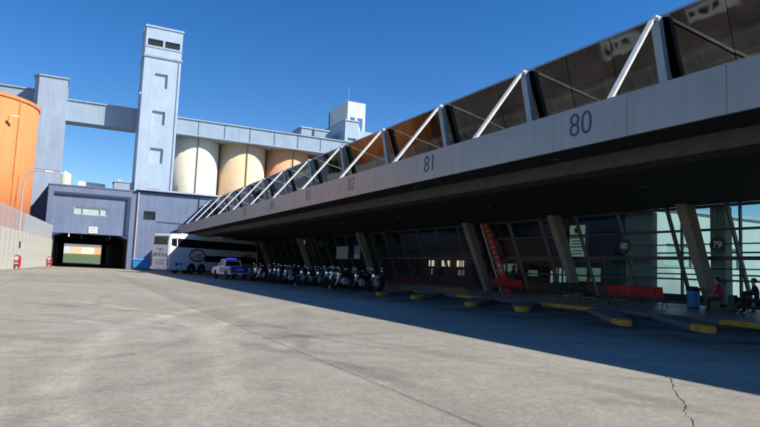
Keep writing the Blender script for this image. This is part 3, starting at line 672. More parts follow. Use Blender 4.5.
#P2START
# ------------------------------------------------------------------ coach
def bus():
    L_=14.0; W_=2.55; Hh=4.08
    t=thing('coach','white double decker coach with a red ringed oval logo, parked nose-in under the canopy','bus',(8.75,64.4,0),math.atan2(8.,11.6))
    # local x forward, y left; visible right side is y=0, rear is x=0
    bm=bmn()
    prof=[(0.10,.38),(L_-.25,.38),(L_,.75),(L_,2.2),(L_-.35,3.75),(L_-.8,Hh),(.35,Hh),(.12,3.95),(0,3.3),(0,.7)]
    prism(bm,prof,'y',0,W_)
    bmesh.ops.bevel(bm,geom=[e for e in bm.edges if abs(e.verts[0].co.y-e.verts[1].co.y)<.01],offset=.10,segments=3,affect='EDGES')
    obj('body',bm,'white',t)
    bm=bmn(); prism(bm,[(1.15,2.78),(1.05,3.66),(L_-.62,3.66),(L_-.3,2.78)],'y',-.012,.05); obj('upper_window_band',bm,'busglass',t)
    bm=bmn(); prism(bm,[(.28,2.9),(.28,3.6),(.95,3.66),(1.0,2.8)],'y',-.012,.05); obj('rear_quarter_window',bm,'busglass',t)
    bm=bmn()
    for x in [1.12+1.62*k for k in range(1,8)]: box(bm,x-.02,x+.02,-.02,-.012,2.8,3.64)
    obj('window_divider',bm,'transom',t)
    bm=bmn(); prism(bm,[(5.0,1.35),(5.2,2.05),(L_-.5,2.05),(L_-.2,1.35)],'y',-.012,.05); obj('lower_window_band',bm,'busglass',t)
    # dark swoosh graphic at the front part
    bm=bmn(); pts=[(8.6,1.2)]+[(8.6+4.2*k/8,1.2+1.25*math.sin(math.pi*k/16)) for k in range(9)]+[(13.2,.6),(9.4,.5)]
    prism(bm,pts,'y',-.008,.0); obj('swoosh',bm,'busgraphic',t)
    bm=bmn(); 
    def ell(cx,cz,a,b,y,n=40): return [(cx+a*math.cos(2*math.pi*k/n),cz+b*math.sin(2*math.pi*k/n)) for k in range(n)]
    prism(bm,ell(3.95,2.0,1.18,.70,0),'y',-.012,.0); lg=obj('logo_ring',bm,'navyink',t)
    bm=bmn(); prism(bm,ell(3.95,2.0,1.05,.59,0),'y',-.015,-.0121); obj('red_ring',bm,'redink',lg)
    bm=bmn(); prism(bm,ell(3.95,2.0,.98,.53,0),'y',-.019,-.0151); obj('logo_oval',bm,'white',lg)
    text('logo_lettering','Lep',1.0,'redink',faceY(3.95,-.024,2.02),lg,bold=.010,ext=.004,sx=.95)
    bm=bmn()
    for a,b,c,d in ((.95,1.25,.85,1.15),(1.45,1.6,.9,1.15),(1.75,1.9,.9,1.15)): box(bm,a,b,-.008,0,c,d)
    obj('side_stickers',bm,'policeblue',t)
    bm=bmn()
    for x in (2.3,6.4,8.3,10.3): box(bm,x-.008,x+.008,-.004,.0,.55,1.3)
    box(bm,2.3,12,-.004,0,1.305,1.32); obj('luggage_door_seam',bm,'greyink',t)
    # wheel arches and wheels
    for x in (3.2,4.65,11.4):
        bm=bmn(); prism(bm,[(x+.62*math.cos(a),.5+.64*math.sin(a)) for a in [math.pi*k/14 for k in range(15)]]+[(x-.62,.36),(x+.62,.36)],'y',-.010,.3); obj('wheel_arch',bm,'black',t)
        for y in (.16,W_-.16):
            s=-1 if y<1 else 1
            bm=bmn(); lathe(bm,[(.3,-.15),(.46,-.15),(.5,-.1),(.5,.1),(.46,.15),(.3,.15)],(0,0,0),28,'y'); w=obj('wheel',bm,'rubber',t,loc=(x,y+ (-.03 if s<0 else .03),.5))
            bm=bmn(); lathe(bm,[(.3,.0),(.29,s*.10),(.12,s*.14),(.1,s*.17)],(0,0,0),20,'y'); obj('rim',bm,'galv',w)
    # rear face (x=0)
    bm=bmn(); prism(bm,[(.25,2.95),(2.3,2.95),(2.2,3.78),(.35,3.78)],'x',-.012,.12); rw=obj('rear_window',bm,'busglass',t)
    rw.rotation_euler=(0,R(0),0)
    bm=bmn(); box(bm,-.02,.0,.25,2.3,1.95,2.5); obj('rear_lettering_panel',bm,'white',t)
    text('rear_lettering','Lep',.5,'redink',faceX(-.024,1.3,2.5),t)
    bm=bmn()
    for y in (.42,.86,1.3,1.74,2.1): box(bm,-.02,.0,y-.13,y+.13,1.72,2.12)
    obj('rear_picture',bm,'busgraphic',t)
    bm=bmn()
    for z in (.95,1.1,1.25,1.4): box(bm,-.02,.0,.55,2.0,z-.03,z+.03)
    obj('engine_grille',bm,'greyink',t)
    for y in (.16,2.39):
        for z,mm in ((.95,'redlens'),(1.35,'redlens'),(1.75,'amber')):
            bm=bmn(); box(bm,-.025,.02,y-.08,y+.08,z-.16,z+.16,.01); obj('tail_light',bm,mm,t)
    bm=bmn(); box(bm,-.10,.14,.05,2.5,.40,.68,.04); obj('rear_bumper',bm,'white',t)
    bm=bmn(); box(bm,-.115,-.10,1.0,1.55,.48,.62); obj('number_plate',bm,'plate',t)
    bm=bmn(); box(bm,2,4.2,.5,2.0,Hh,Hh+.16,.05); obj('air_conditioner',bm,'white',t)
    bm=bmn(); box(bm,8,10,.5,2.0,Hh,Hh+.16,.05); obj('air_conditioner',bm,'white',t)
    bm=bmn(); path(bm,[(L_-.1,.05,3.2),(L_+.35,-.2,3.1),(L_+.4,-.3,2.7)],.03); box(bm,L_+.33,L_+.47,-.42,-.22,2.2,2.8,.02); obj('mirror',bm,'black',t)
bus()

# ------------------------------------------------------------------ pickup
def pickup():
    t=thing('pickup_truck','white pickup truck with blue tailgate and blue roof beacons beside the coach','pickup truck',(11.95,47.8,0),R(95)); t.scale=(.9,.9,.92)
    # local x forward, origin at the rear bumper centre
    W=.93
    bm=bmn(); prof=[(.05,.55),(.02,.95),(.05,1.10),(1.75,1.10),(1.80,1.12),(3.55,1.12),(3.75,1.10),(4.95,1.0),(5.2,.8),(5.2,.45),(4.8,.38),(.4,.45)]
    prism(bm,prof,'y',-W,W); bmesh.ops.bevel(bm,geom=[e for e in bm.edges if abs(e.verts[0].co.y-e.verts[1].co.y)<.01],offset=.06,segments=3,affect='EDGES')
    obj('body',bm,'white',t)
    bm=bmn(); 
    lo=[(1.80,-W+.03),(3.75,-W+.03),(3.75,W-.03),(1.80,W-.03)]; hi=[(1.98,-W+.2),(3.1,-W+.2),(3.1,W-.2),(1.98,W-.2)]
    A=[bm.verts.new((x,y,1.12)) for x,y in lo]; Bv=[bm.verts.new((x,y,1.76)) for x,y in hi]
    bm.faces.new(A[::-1]); bm.faces.new(Bv)
    for i in range(4): bm.faces.new((A[i],A[(i+1)%4],Bv[(i+1)%4],Bv[i]))
    bmesh.ops.bevel(bm,geom=bm.edges[:],offset=.05,segments=2,affect='EDGES'); cb=obj('cab',bm,'white',t)
    bm=bmn(); prism(bm,[(-.66,1.2),(.66,1.2),(.58,1.62),(-.58,1.62)],'x',0,.02)
    bmesh.ops.rotate(bm,verts=bm.verts[:],cent=(0,0,1.12),matrix=Matrix.Rotation(R(15.7),3,'Y')); bmesh.ops.translate(bm,verts=bm.verts[:],vec=(1.775,0,0)); obj('rear_window',bm,'busglass',cb)
    for s in (-1,1):
        bm=bmn(); y0=s*(W-.03);y1=s*(W-.2)
        def P(x,z): 
            k=(z-1.12)/.64; return (x,y0+(y1-y0)*k+s*.012,z)
        for a,b,c,d in (((2.02),(2.6),(2.62),(2.12)),((2.68),(3.5),(3.12),(2.7))):
            vs=[bm.verts.new(P(a,1.18)),bm.verts.new(P(b,1.18)),bm.verts.new(P(c,1.68)),bm.verts.new(P(d,1.68))]
            bm.faces.new(vs); r=bmesh.ops.extrude_face_region(bm,geom=bm.faces[-1:]); 
            for v in r['geom']:
                if isinstance(v,bmesh.types.BMVert): v.co.y-=s*.02
        obj('side_window',bm,'busglass',cb)
        bm=bmn(); box(bm,2.5,2.54,s*W-.004,s*W+.004,.6,1.1); box(bm,1.9,3.3,s*W-.003,s*W+.004,.74,.76); obj('door_seam',bm,'greyink',t)
        bm=bmn(); box(bm,.12,2.9,s*W-.004,s*W+.006,.58,1.04) if s>0 else box(bm,.12,2.9,s*W-.006,s*W+.004,.58,1.04); obj('side_stripe',bm,'policeblue',t)
        bm=bmn(); box(bm,-.005,.12,s*(W-.02)-.07,s*(W-.02)+.07,.78,1.08,.02); obj('tail_light',bm,'amber',t)
        bm=bmn(); box(bm,3.3,3.45,s*(W+.14)-.1,s*(W+.14)+.1,1.1,1.28,.03); obj('wing_mirror',bm,'black',t)
        for x in (.95,4.15):
            bm=bmn(); prism(bm,[(x+.44*math.cos(a),.42+.44*math.sin(a)) for a in [math.pi*k/12 for k in range(13)]]+[(x-.44,.36),(x+.44,.36)],'y',s*(W+.006),s*(W-.25)); obj('wheel_arch',bm,'black',t)
            bm=bmn(); lathe(bm,[(.2,-.12),(.34,-.12),(.375,-.08),(.375,.08),(.34,.12),(.2,.12)],(0,0,0),26,'y'); w=obj('wheel',bm,'rubber',t,loc=(x,s*(W-.10),.375))
            bm=bmn(); lathe(bm,[(.2,0),(.2,s*.09),(.06,s*.11)],(0,0,0),20,'y'); obj('rim',bm,'galv',w)
    bm=bmn(); box(bm,-.015,.06,-.80,.80,.60,1.11,.02); tg=obj('tailgate',bm,'policeblue',t)
    bm=bmn(); box(bm,-.022,-.015,-.3,.3,.84,.92); obj('tailgate_lettering',bm,'plate',tg)
    bm=bmn(); box(bm,.15,1.72,-.82,.82,1.07,1.14,.03); obj('bed_cover',bm,'black',t)
    bm=bmn(); box(bm,-.12,.06,-.85,.85,.42,.56,.03); rb=obj('rear_bumper',bm,'chrome',t)
    bm=bmn(); box(bm,-.13,-.12,-.24,.24,.44,.54); obj('number_plate',bm,'plate',rb)
    bm=bmn(); box(bm,2.3,2.55,-.45,.45,1.77,1.88,.03); obj('beacon_bar',bm,'bluelens',t)
    bm=bmn(); path(bm,[(1.7,-.75,1.1),(1.72,-.66,1.7),(1.72,.66,1.7),(1.7,.75,1.1)],.035); obj('roll_bar',bm,'black',t)
pickup()

# ------------------------------------------------------------------ motorcycles
def motorcycle(fair,label):
    t=thing('motorcycle',label,'motorcycle',group='motorcycles parked in a row under the canopy')
    for x,r in ((0,.31),(1.32,.31)):
        bm=bmn(); lathe(bm,[(r-.09,-.045),(r-.02,-.055),(r,-.02),(r,.02),(r-.02,.055),(r-.09,.045)],(x,0,r),26,'y'); w=obj('wheel',bm,'rubber',t)
        bm=bmn(); lathe(bm,[(.05,-.04),(.05,.04)],(x,0,r),10,'y')
        for k in range(6):
            a=math.pi*k/3; tube(bm,(x,0,r),(x+.22*math.cos(a),0,r+.22*math.sin(a)),.012,seg=6)
        lathe(bm,[(.2,-.02),(.225,-.03),(.225,.03),(.2,.02)],(x,0,r),24,'y'); obj('rim',bm,'chrome',w)
    bm=bmn()
    for s in (-.09,.09): tube(bm,(1.32,s,.31),(1.0,s*.8,.98),.028,seg=8)
    obj('fork',bm,'chrome',t)
    bm=bmn(); path(bm,[(1.04,0,.85),(.75,0,.78),(.35,0,.72),(-.1,0,.78)],.035); path(bm,[(1.02,0,.8),(.85,0,.35),(.45,0,.3),(.35,0,.72)],.03)
    for s in (-.1,.1): tube(bm,(.45,s,.33),(0,s,.31),.028,seg=6)
    obj('frame',bm,'black',t)
    bm=bmn(); box(bm,.42,.82,-.14,.14,.30,.62,.05); tube(bm,(.62,0,.5),(.74,0,.74),.10,seg=12); obj('engine',bm,'galv',t)
    bm=bmn(); prism(bm,[(.5,.74),(.98,.80),(1.0,.92),(.85,1.0),(.6,.98),(.48,.84)],'y',-.15,.15); bmesh.ops.bevel(bm,geom=bm.edges[:],offset=.05,segments=3,affect='EDGES'); obj('tank',bm,fair,t,smooth=True)
    bm=bmn(); prism(bm,[(-.2,.86),(.0,.78),(.5,.78),(.52,.86),(.1,.9),(-.2,.94)],'y',-.13,.13); bmesh.ops.bevel(bm,geom=bm.edges[:],offset=.03,segments=2,affect='EDGES'); obj('seat',bm,'black',t)
    bm=bmn(); path(bm,[(.85,-.36,1.06),(.98,-.2,1.06),(1.0,0,1.0),(.98,.2,1.06),(.85,.36,1.06)],.016); obj('handlebar',bm,'black',t)
    for s in (-1,1):
        bm=bmn(); tube(bm,(.9,s*.3,1.06),(.95,s*.36,1.25),.008,seg=5)
        bmesh.ops.create_icosphere(bm,subdivisions=2,radius=.06,matrix=Matrix.Translation((.95,s*.37,1.27))@Matrix.Diagonal((.35,1.1,.8,1)))
        obj('mirror',bm,'chrome',t)
    bm=bmn(); lathe(bm,[(.03,0),(.09,.02),(.095,.08),(.085,.1)],(1.07,0,.93),18,'x'); obj('headlight',bm,'chrome',t)
    bm=bmn(); prism(bm,[(1.0,1.0),(1.12,1.02),(1.02,1.22),(.96,1.2)],'y',-.11,.11); bmesh.ops.bevel(bm,geom=bm.edges[:],offset=.02,segments=1,affect='EDGES'); obj('windscreen',bm,'busglass',t)
    bm=bmn(); prism(bm,[(1.16,.58),(1.32,.67),(1.52,.62),(1.6,.5),(1.5,.58),(1.32,.63),(1.18,.55)],'y',-.06,.06); obj('front_mudguard',bm,'black',t)
    bm=bmn(); prism(bm,[(-.3,.62),(-.2,.9),(.2,.84),(.0,.72)],'y',-.08,.08); obj('rear_mudguard',bm,'black',t)
    bm=bmn(); box(bm,-.30,-.24,-.07,.07,.82,.88,.01); obj('tail_light',bm,'redlens',t)
    bm=bmn(); path(bm,[(.7,-.15,.35),(.4,-.17,.28),(-.15,-.2,.42)],.04); obj('exhaust',bm,'chrome',t)
    bm=bmn(); tube(bm,(.5,.12,.3),(.42,.32,.0),.014,seg=6); obj('side_stand',bm,'black',t)
    return t
def delivery_box(b):
    bm=bmn(); box(bm,-.42,.02,-.22,.22,.96,1.38,.03); return obj('top_box',bm,'black',b)
M['dullwhite']=mat('dull_white_fairing',(.42,.43,.46),.4)
kinds={'white':motorcycle('dullwhite','x'),'blue':motorcycle('policeblue','x'),'black':motorcycle('black','x')}
kinds['blackbox']=copy_tree(kinds['black']); delivery_box(kinds['blackbox'])
kinds['whitebox']=copy_tree(kinds['white']); delivery_box(kinds['whitebox'])
front=[('white','white'),('black','black'),('blackbox','black boxed'),('white','white'),('blue','blue'),('black','black'),('whitebox','white boxed'),('black','black'),('blackbox','black boxed'),('white','white'),('black','black'),('blue','blue'),('black','black'),('black','black'),('whitebox','white boxed'),('black','black')]
ords=['first','second','third','fourth','fifth','sixth','seventh','eighth','ninth','tenth','eleventh','twelfth','thirteenth','fourteenth','fifteenth','sixteenth']
used=set()
def bike(kind,x,y,rz,label,tilt=R(-7)):
    if kind not in used: b=kinds[kind]; used.add(kind)
    else: b=copy_tree(kinds[kind])
    b.location=(x,y,0); b.rotation_euler=(tilt,0,rz); b['label']=label
    # lift so that the tyres still touch the ground when leaning on the stand
    b.location.z=.0
    sc=random.uniform(.93,1.06); b.scale=(sc,sc,sc); b.rotation_euler.x*=random.uniform(.6,1.5)
    return b
for i,(k_,w_) in enumerate(front):
    f=i/15.
    x=15.9-2.5*f+random.uniform(-.35,.35); y=31.2+15.8*f+random.uniform(-.28,.28)
    bike(k_,x,y,R(205+random.uniform(-24,22)),f'{w_} motorcycle, {ords[i]} from the right in the front row of parked motorcycles')
back=['black','white','blackbox','blue','black','white','black','whitebox','black','blue']
for i,k_ in enumerate(back):
    x=17.2-1.6*i/9.+random.uniform(-.2,.2); y=34.5+17*i/9.+random.uniform(-.2,.2)
    bike(k_,x,y+.4,R(25+random.uniform(-14,14)),f'{"white" if "white" in k_ else "blue" if k_=="blue" else "black"} motorcycle, {ords[i]} from the right in the rear row behind the others')

# ------------------------------------------------------------------ people
def skinned(name,verts,edges,m,parent=None,sub=2,root=0):
    me=bpy.data.meshes.new(name); me.from_pydata([v[:3] for v in verts],edges,[]); o=bpy.data.objects.new(name,me); COL.objects.link(o)
    md=o.modifiers.new('skin','SKIN'); md.use_smooth_shade=True
    for i,v in enumerate(verts):
        r=v[3]; r=(r,r) if isinstance(r,(int,float)) else r
        me.skin_vertices[0].data[i].radius=r
        me.skin_vertices[0].data[i].use_root=(i==root)
    s=o.modifiers.new('sub','SUBSURF'); s.levels=sub; s.render_levels=sub
    dg=bpy.context.evaluated_depsgraph_get(); nm=bpy.data.meshes.new_from_object(o.evaluated_get(dg))
    bpy.data.objects.remove(o); nm.name=name
    for p in nm.polygons: p.use_smooth=True
    q=bpy.data.objects.new(name,nm); COL.objects.link(q)
    nm.materials.clear()
    for z in (m if isinstance(m,(list,tuple)) else [m]): nm.materials.append(M[z])
    if parent: q.parent=parent
    return q
def person(label,loc,rz,pose,top,legs,hair='hair',group=None,lean=0):
    """faces local -y."""
    t=thing('person',label,'person',loc,rz,group)
    V=[];E=[]
    def a(x,y,z,r,p=None):
        V.append((x,y,z,r)); 
        if p is not None: E.append((p,len(V)-1))
        return len(V)-1
    if pose=='sit':
        hz=.50; pel=a(0,0,hz+.06,(.15,.12)); w=a(0,.0,hz+.22,(.13,.10),pel); ch=a(0,-.02-lean,hz+.42,(.16,.11),w); nk=a(0,-.05-lean*1.3,hz+.58,.055,ch)
        J={}
        for s in (-1,1):
            h=a(s*.10,-.04,hz+.0,.085,pel); kn=a(s*.15,-.46,hz+.0,.062,h); an=a(s*.16,-.44,.09,.042,kn); to=a(s*.17,-.58,.045,.036,an); J[s]=(kn,an)
        hd=hz+.58
        arms={s:[(s*.21,-.03-lean,hz+.50,.052),(s*.25,-.10-lean,hz+.26,.044),(s*.14,-.30-lean,hz+.14,.03)] for s in(-1,1)}
        hdir=Vector((0,-.8,-.35))
    else:
        pel=a(0,0,.92,(.15,.11)); w=a(0,0,1.08,(.13,.09),pel); ch=a(0,-.01,1.30,(.165,.11),w); nk=a(0,-.01,1.47,.055,ch)
        for s in (-1,1):
            h=a(s*.09,0,.84,.085,pel); kn=a(s*.11,-.03*s-.01,.48,.06,h); an=a(s*.12,.03*s,.09,.04,kn); to=a(s*.13,.03*s-.14,.045,.035,an)
        hd=1.47
        arms={s:[(s*.21,0,1.40,.052),(s*.27,.02,1.12,.042),(s*.26,-.12,.88,.028)] for s in(-1,1)}
        hdir=Vector((0,-.25,-.95))
    hy=V[nk][1]
    h1=a(0,hy-.005,hd+.07,.06,nk); h2=a(0,hy-.02,hd+.15,(.078,.092),h1); h3=a(0,hy-.01,hd+.22,(.07,.085),h2)
    nose=a(0,hy-.125,hd+.125,.012,h2)
    ears=[a(s*.086,hy,hd+.13,.014,h2) for s in(-1,1)]
    for s in (-1,1):
        p=ch
        for q in arms[s]: p=a(*q,p)
        wv=Vector(V[p][:3]); d=hdir.normalized(); sd=Vector((1,0,0)); 
        palm=a(*(wv+d*.07),(.034,.018),p)
        for k,(o_,l_) in enumerate(((-.027,.065),(-.009,.075),(.009,.07),(.027,.055))):
            f1=a(*(wv+d*.10+sd*o_),.009,palm); f2=a(*(wv+d*(.10+l_*.55)+sd*o_+Vector((0,0,-.008))),.008,f1); a(*(wv+d*(.10+l_*.9)+sd*o_+Vector((0,.012,-.022))),.007,f2)
        th=a(*(wv+d*.05+sd*(-s*.042)),.010,palm); a(*(wv+d*.085+sd*(-s*.055)),.008,th)
    b=skinned('body',V,E,['skin',top,legs,'black'],t)
    zc=(.56 if pose=='sit' else .96)
    hipy=-.05
    for p in b.data.polygons:
        c=p.center; mi=0
        if c.z<.085: mi=3
        elif pose=='sit':
            if c.z>hd-.01: mi=0
            elif c.z<.53+.04 and (c.y<-.0 or c.z<.56) and not (c.z>.545 and abs(c.x)<.24 and c.y<-.26): mi=2
            else: mi=1
            if min((c-Vector(arms[s][2][:3])).length for s in(-1,1))<.13 and c.z>.55: mi=0
        else:
            if c.z>hd-.01: mi=0
            elif abs(c.x)>.19 and c.z<.93: mi=0
            elif abs(c.x)>.2 or c.z>zc: mi=1
            else: mi=2
        p.material_index=mi
    bm=bmn(); bmesh.ops.create_icosphere(bm,subdivisions=3,radius=1,matrix=Matrix.Translation((0,hy+.018,hd+.175))@Matrix.Diagonal((.093,.108,.105,1)))
    bmesh.ops.delete(bm,geom=[v for v in bm.verts if v.co.y<hy-.045 and v.co.z<hd+.2 or v.co.z<hd+.08],context='VERTS'); obj('hair',bm,hair,t,smooth=True)
    bm=bmn()
    for s in(-1,1): bmesh.ops.create_icosphere(bm,subdivisions=1,radius=.011,matrix=Matrix.Translation((s*.032,hy-.103,hd+.15)))
    obj('eyes',bm,'black',t)
    bm=bmn(); box(bm,-.024,.024,hy-.108,hy-.096,hd+.075,hd+.083); obj('mouth',bm,'redcloth',t)
    return t

# ------------------------------------------------------------------ benches
def bench(label,x,y,rz,n,m,group='rows of waiting seats'):
    t=thing('waiting_bench',label,'bench',(x,y,.15),rz,group)
    w=.52
    for k in range(n):
        cx=(k-(n-1)/2)*w
        bm=bmn(); box(bm,cx-.235,cx+.235,-.22,.22,.40,.44,.02); s=obj('seat',bm,m,t)
        bm=bmn(); prism(bm,[(.20,.46),(.24,.45),(.34,.84),(.30,.86)],'x',cx-.235,cx+.235); bmesh.ops.bevel(bm,geom=bm.edges[:],offset=.012,segments=1,affect='EDGES'); obj('backrest',bm,m,t)
    bm=bmn(); box(bm,-n*w/2,n*w/2,-.04,.04,.34,.395); obj('beam',bm,'black',t)
    for k in range(0,n+1,2) if n%2==0 else (0,n):
        cx=(k-n/2)*w; cx=max(-n*w/2+.1,min(n*w/2-.1,cx))
        bm=bmn(); tube(bm,(cx,0,.36),(cx,-.22,0),.02); tube(bm,(cx,0,.36),(cx,.25,0),.02); obj('leg',bm,'black',t)
    return t
# backs face the yard (local +y -> world -x) or stand along the platform edge
bench('long red row of seats on the platform in front of the grey pier',21.75,18.1,R(100),5,'red')
bench('short red row of seats below the red lattice tower',23.6,28.9,R(96),5,'red')
bench('dark row of seats between two leaning columns',22.5,22.6,R(96),4,'black')
bench('dark seats beside the rightmost column where two people sit',22.9,14.4,R(200),3,'darkcloth',)
person('person in a red jacket sitting beside the rightmost column',(22.55,14.85,.15),R(-150),'sit','redcloth','darkcloth',lean=.08)
person('person in dark clothes sitting at the right edge next to luggage',(23.0,13.75,.15),R(-160),'sit','darkcloth','darkcloth',lean=.05)
t=thing('suitcase','dark upright suitcase standing between the two seated people','suitcase',(22.3,14.25,.15),R(15))
bm=bmn(); box(bm,-.2,.2,-.13,.13,.05,.68,.04); obj('shell',bm,'black',t)
bm=bmn(); path(bm,[(-.12,.1,.66),(-.12,.1,.98),(.12,.1,.98),(.12,.1,.66)],.012); obj('handle',bm,'galv',t)
for sx in(-.15,.15):
    bm=bmn(); tube(bm,(sx-.02,0,.03),(sx+.02,0,.03),.03); obj('wheel',bm,'rubber',t)
t=thing('litter_bin','blue cylindrical litter bin with a dark bag beside the rightmost column','litter bin',(23.35,16.62,.15))
bm=bmn(); lathe(bm,[(.20,.06),(.25,.10),(.26,.78),(.27,.80),(.25,.82)],(0,0,0),28); obj('bin_body',bm,'skyblue',t,smooth=False)
bm=bmn(); lathe(bm,[(.262,.74),(.28,.77),(.275,.86),(.15,.93),(.04,.90)],(0,0,0),28); obj('bag',bm,'black',t,smooth=True)
bm=bmn(); lathe(bm,[(.22,0),(.22,.06)],(0,0,0),28); obj('base',bm,'transom',t)
for i,(x,y,rz,tp,lb) in enumerate(((28.4,46.2,R(-70),'bluecloth','person in blue standing before the lit red shop front, left one'),(28.2,43.9,R(-110),'darkcloth','person in dark clothes standing before the lit red shop front, middle one'),(28.1,41.9,R(-80),'redcloth','person in red top standing before the lit shop front, right one'),(25.9,31.3,R(-100),'darkcloth','person in dark clothes standing in the hall beside the red lattice tower'))):
    person(lb,(x,y,.15),rz,'stand',tp,'darkcloth',group='people standing in the hall')

# ------------------------------------------------------------------ shops and signs in the hall
def shop(label,x,y0,y1,fr,lit,nz=2.35,segs=6,names=()):
    t=thing('shop_front',label,'shop',(x,y0,.15))
    ln=y1-y0
    bm=bmn(); box(bm,0,.12,0,ln,nz,nz+.42,.01); obj('fascia_band',bm,fr,t)
    for k in range(segs+1):
        y=ln*k/segs; bm=bmn(); box(bm,-.03,.1,y-.05,y+.05,0,nz-.002); obj('frame_post',bm,fr,t)
    bm=bmn(); box(bm,-.0,.09,.05,ln-.05,.0,.7); obj('counter_panel',bm,fr,t)
    for k,(a,b,c,d,mm) in enumerate(lit):
        bm=bmn(); box(bm,.02,.07,a,b,c,d,.01); obj('lit_panel',bm,mm,t)
    bm=bmn(); box(bm,.3,.35,0,ln,0,nz+.3); obj('shop_back',bm,'dark',t)
    return t
lit=[]
for y,w in ((1.1,.4),(1.75,.35),(3.2,.3),(3.65,.3),(4.1,.3),(5.7,.35),(6.2,.35)): lit.append((y,y+w,1.62,2.14,'lit_warm'))
lit+=[(1.0,1.9,.9,1.35,'lit_shop'),(5.9,6.5,.8,1.4,'lit_shop')]
shop('red framed kiosk with a row of small bright lit signs',28.9,40.2,47.6,'redframe',lit,2.35,6)
shop('dark red framed kiosk left of the lit signs behind the motorcycles',28.9,48.0,53.5,'redframe',[(1,1.5,.9,1.3,'maroon')],2.35,5)
lit=[(.4,1.2,.9,1.75,'lit_shop'),(1.5,2.4,.9,1.75,'lit_shop'),(3.3,3.5,.7,1.7,'lit_green'),(3.7,3.9,.7,1.7,'lit_green'),(4.1,4.3,.7,1.7,'lit_green'),(4.5,4.7,.7,1.5,'lit_green'),(6.0,7.0,1.1,1.5,'lit_shop'),(8.2,9.2,1.3,1.95,'lit_shop'),(9.5,10.5,1.2,1.9,'lit_shop')]  # narrow pale bars are given a glow of their own
shop('long shop with a brownish red band and dim lit displays behind the hall glass',28.8,26.3,37.4,'maroon',lit,2.1,8)
t=thing('green_partition','dark green partition panel in the hall between the shop and the grey pier','partition',(27.2,24.2,.15))
bm=bmn(); box(bm,0,.1,-.62,.62,0,2.5,.01); obj('panel',bm,'green',t); bm=bmn(); box(bm,-.02,.12,-.66,.66,2.502,2.56); obj('cap',bm,'transom',t)
t=thing('backlit_signboard','tall backlit white green signboard stacked in three panels inside the hall','sign',(27.6,27.4,2.55))
bm=bmn(); box(bm,.05,.15,-.75,.75,-.1,2.0); obj('frame',bm,'transom',t)
for a,b in ((-.02,.55),(.62,1.12),(1.2,1.92)):
    bm=bmn(); box(bm,.0,.05,-.62,.62,a,b,.01); p=obj('light_panel',bm,'poster',t)
    bm=bmn(); m_=(a+b)/2
    if b-a>.65:
        bmesh.ops.create_icosphere(bm,subdivisions=2,radius=.2,matrix=Matrix.Translation((-.005,.05,m_+.05))@Matrix.Diagonal((.02,1,1,1)))
        obj('emblem',bm,'green',p)
    else:
        for z in (m_-.1,m_+.08): box(bm,-.008,-.001,-.42,.42,z-.035,z+.035)
        obj('printing',bm,'greyink',p)
t=thing('lattice_tower','leaning red lattice ladder structure with a pale rail against the hall glazing','lattice tower',(23.75,30.25,.15))
bm=bmn(); A0,A1=Vector((.55,-.75,0)),Vector((.55,-.1,0)); B0,B1=Vector((-.75,.15,4.3)),Vector((-.75,.55,4.3))
bar(bm,A0,B0,.07,.07,(1,0,0)); bar(bm,A1,B1,.07,.07,(1,0,0)); obj('rail',bm,'red',t)
bm=bmn(); bar(bm,A1+Vector((0,.35,0)),B1+Vector((0,.28,0)),.06,.06,(1,0,0)); obj('pale_rail',bm,'plate',t)
for k in range(13):
    u=(k+.5)/13; v=(k+1.3)/13
    bm=bmn(); bar(bm,A0.lerp(B0,u),A1.lerp(B1,u),.07,.16,(0,0,1)); 
    if v<1: bar(bm,A0.lerp(B0,u),A1.lerp(B1,v),.04,.05,(0,0,1))
    obj('rung',bm,'red',t)
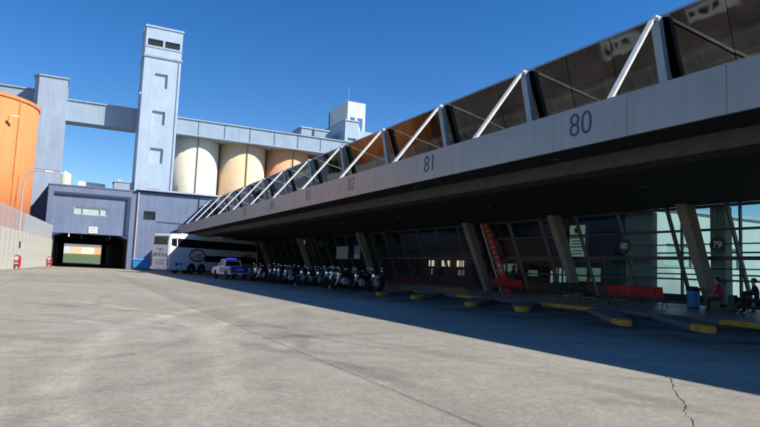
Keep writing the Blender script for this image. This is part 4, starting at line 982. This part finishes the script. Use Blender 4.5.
for lb,x,y,z,mm in (('grey banner board hanging in the dark behind the motorcycles',21.9,50.5,2.1,'busgraphic'),('blue advertising board with cream base behind the motorcycles',21.7,46.8,2.1,'blueposter')):
    t=thing('advertising_board',lb,'board',(x,y,z))
    bm=bmn(); box(bm,0,.06,-1.3 if mm=='busgraphic' else -.6,1.3 if mm=='busgraphic' else .6,0,1.15,.01); obj('board',bm,mm,t)
    if mm!='busgraphic':
        bm=bmn(); box(bm,-.006,0,-.58,.58,.02,.42); obj('cream_base',bm,'creamposter',t)
    bm=bmn(); tube(bm,(.03,-.5,1.15),(.03,-.5,2.4),.015); tube(bm,(.03,.5,1.15),(.03,.5,2.4),.015); obj('hanger',bm,'black',t)
#P2END
# ------------------------------------------------------------------ camera, light, world
cam=bpy.data.cameras.new('camera'); co=bpy.data.objects.new('camera',cam); COL.objects.link(co); S.camera=co
Rm=Matrix(((0.8892379,-0.077905,-0.45076242),(-0.45570907,-0.0651013,-0.88774493),(0.03981456,0.99483297,-0.09339256)))
co.matrix_world=Matrix.Translation((0,0,1.25))@Rm.to_4x4()
cam.sensor_width=36; cam.lens=36*600/760; cam.clip_start=.05; cam.clip_end=4000
el=math.asin(SUN.z); az=math.atan2(SUN.x,SUN.y)
sl=bpy.data.lights.new('sun','SUN'); so=bpy.data.objects.new('sun',sl); COL.objects.link(so)
so.rotation_euler=SUN.to_track_quat('Z','Y').to_euler(); sl.energy=4.7; sl.angle=R(.5); sl.color=(1,.95,.86)
W=bpy.data.worlds.new('World'); S.world=W; W.use_nodes=True; nt=W.node_tree
sk=nt.nodes.new('ShaderNodeTexSky'); sk.sky_type='NISHITA'; sk.sun_disc=False; sk.sun_elevation=el; sk.sun_rotation=az
sk.altitude=900; sk.air_density=1.0; sk.dust_density=.05; sk.ozone_density=3.
bg=nt.nodes['Background']; bg.inputs[1].default_value=.1; hs=nt.nodes.new('ShaderNodeHueSaturation'); hs.inputs['Saturation'].default_value=1.34; hs.inputs['Hue'].default_value=.507; nt.links.new(sk.outputs[0],hs.inputs['Color']); nt.links.new(hs.outputs[0],bg.inputs[0])
S.view_settings.view_transform='Standard'; S.view_settings.look='None'; S.view_settings.gamma=1; S.view_settings.exposure=.6; S.view_settings.use_curve_mapping=False
S.render.engine='CYCLES'
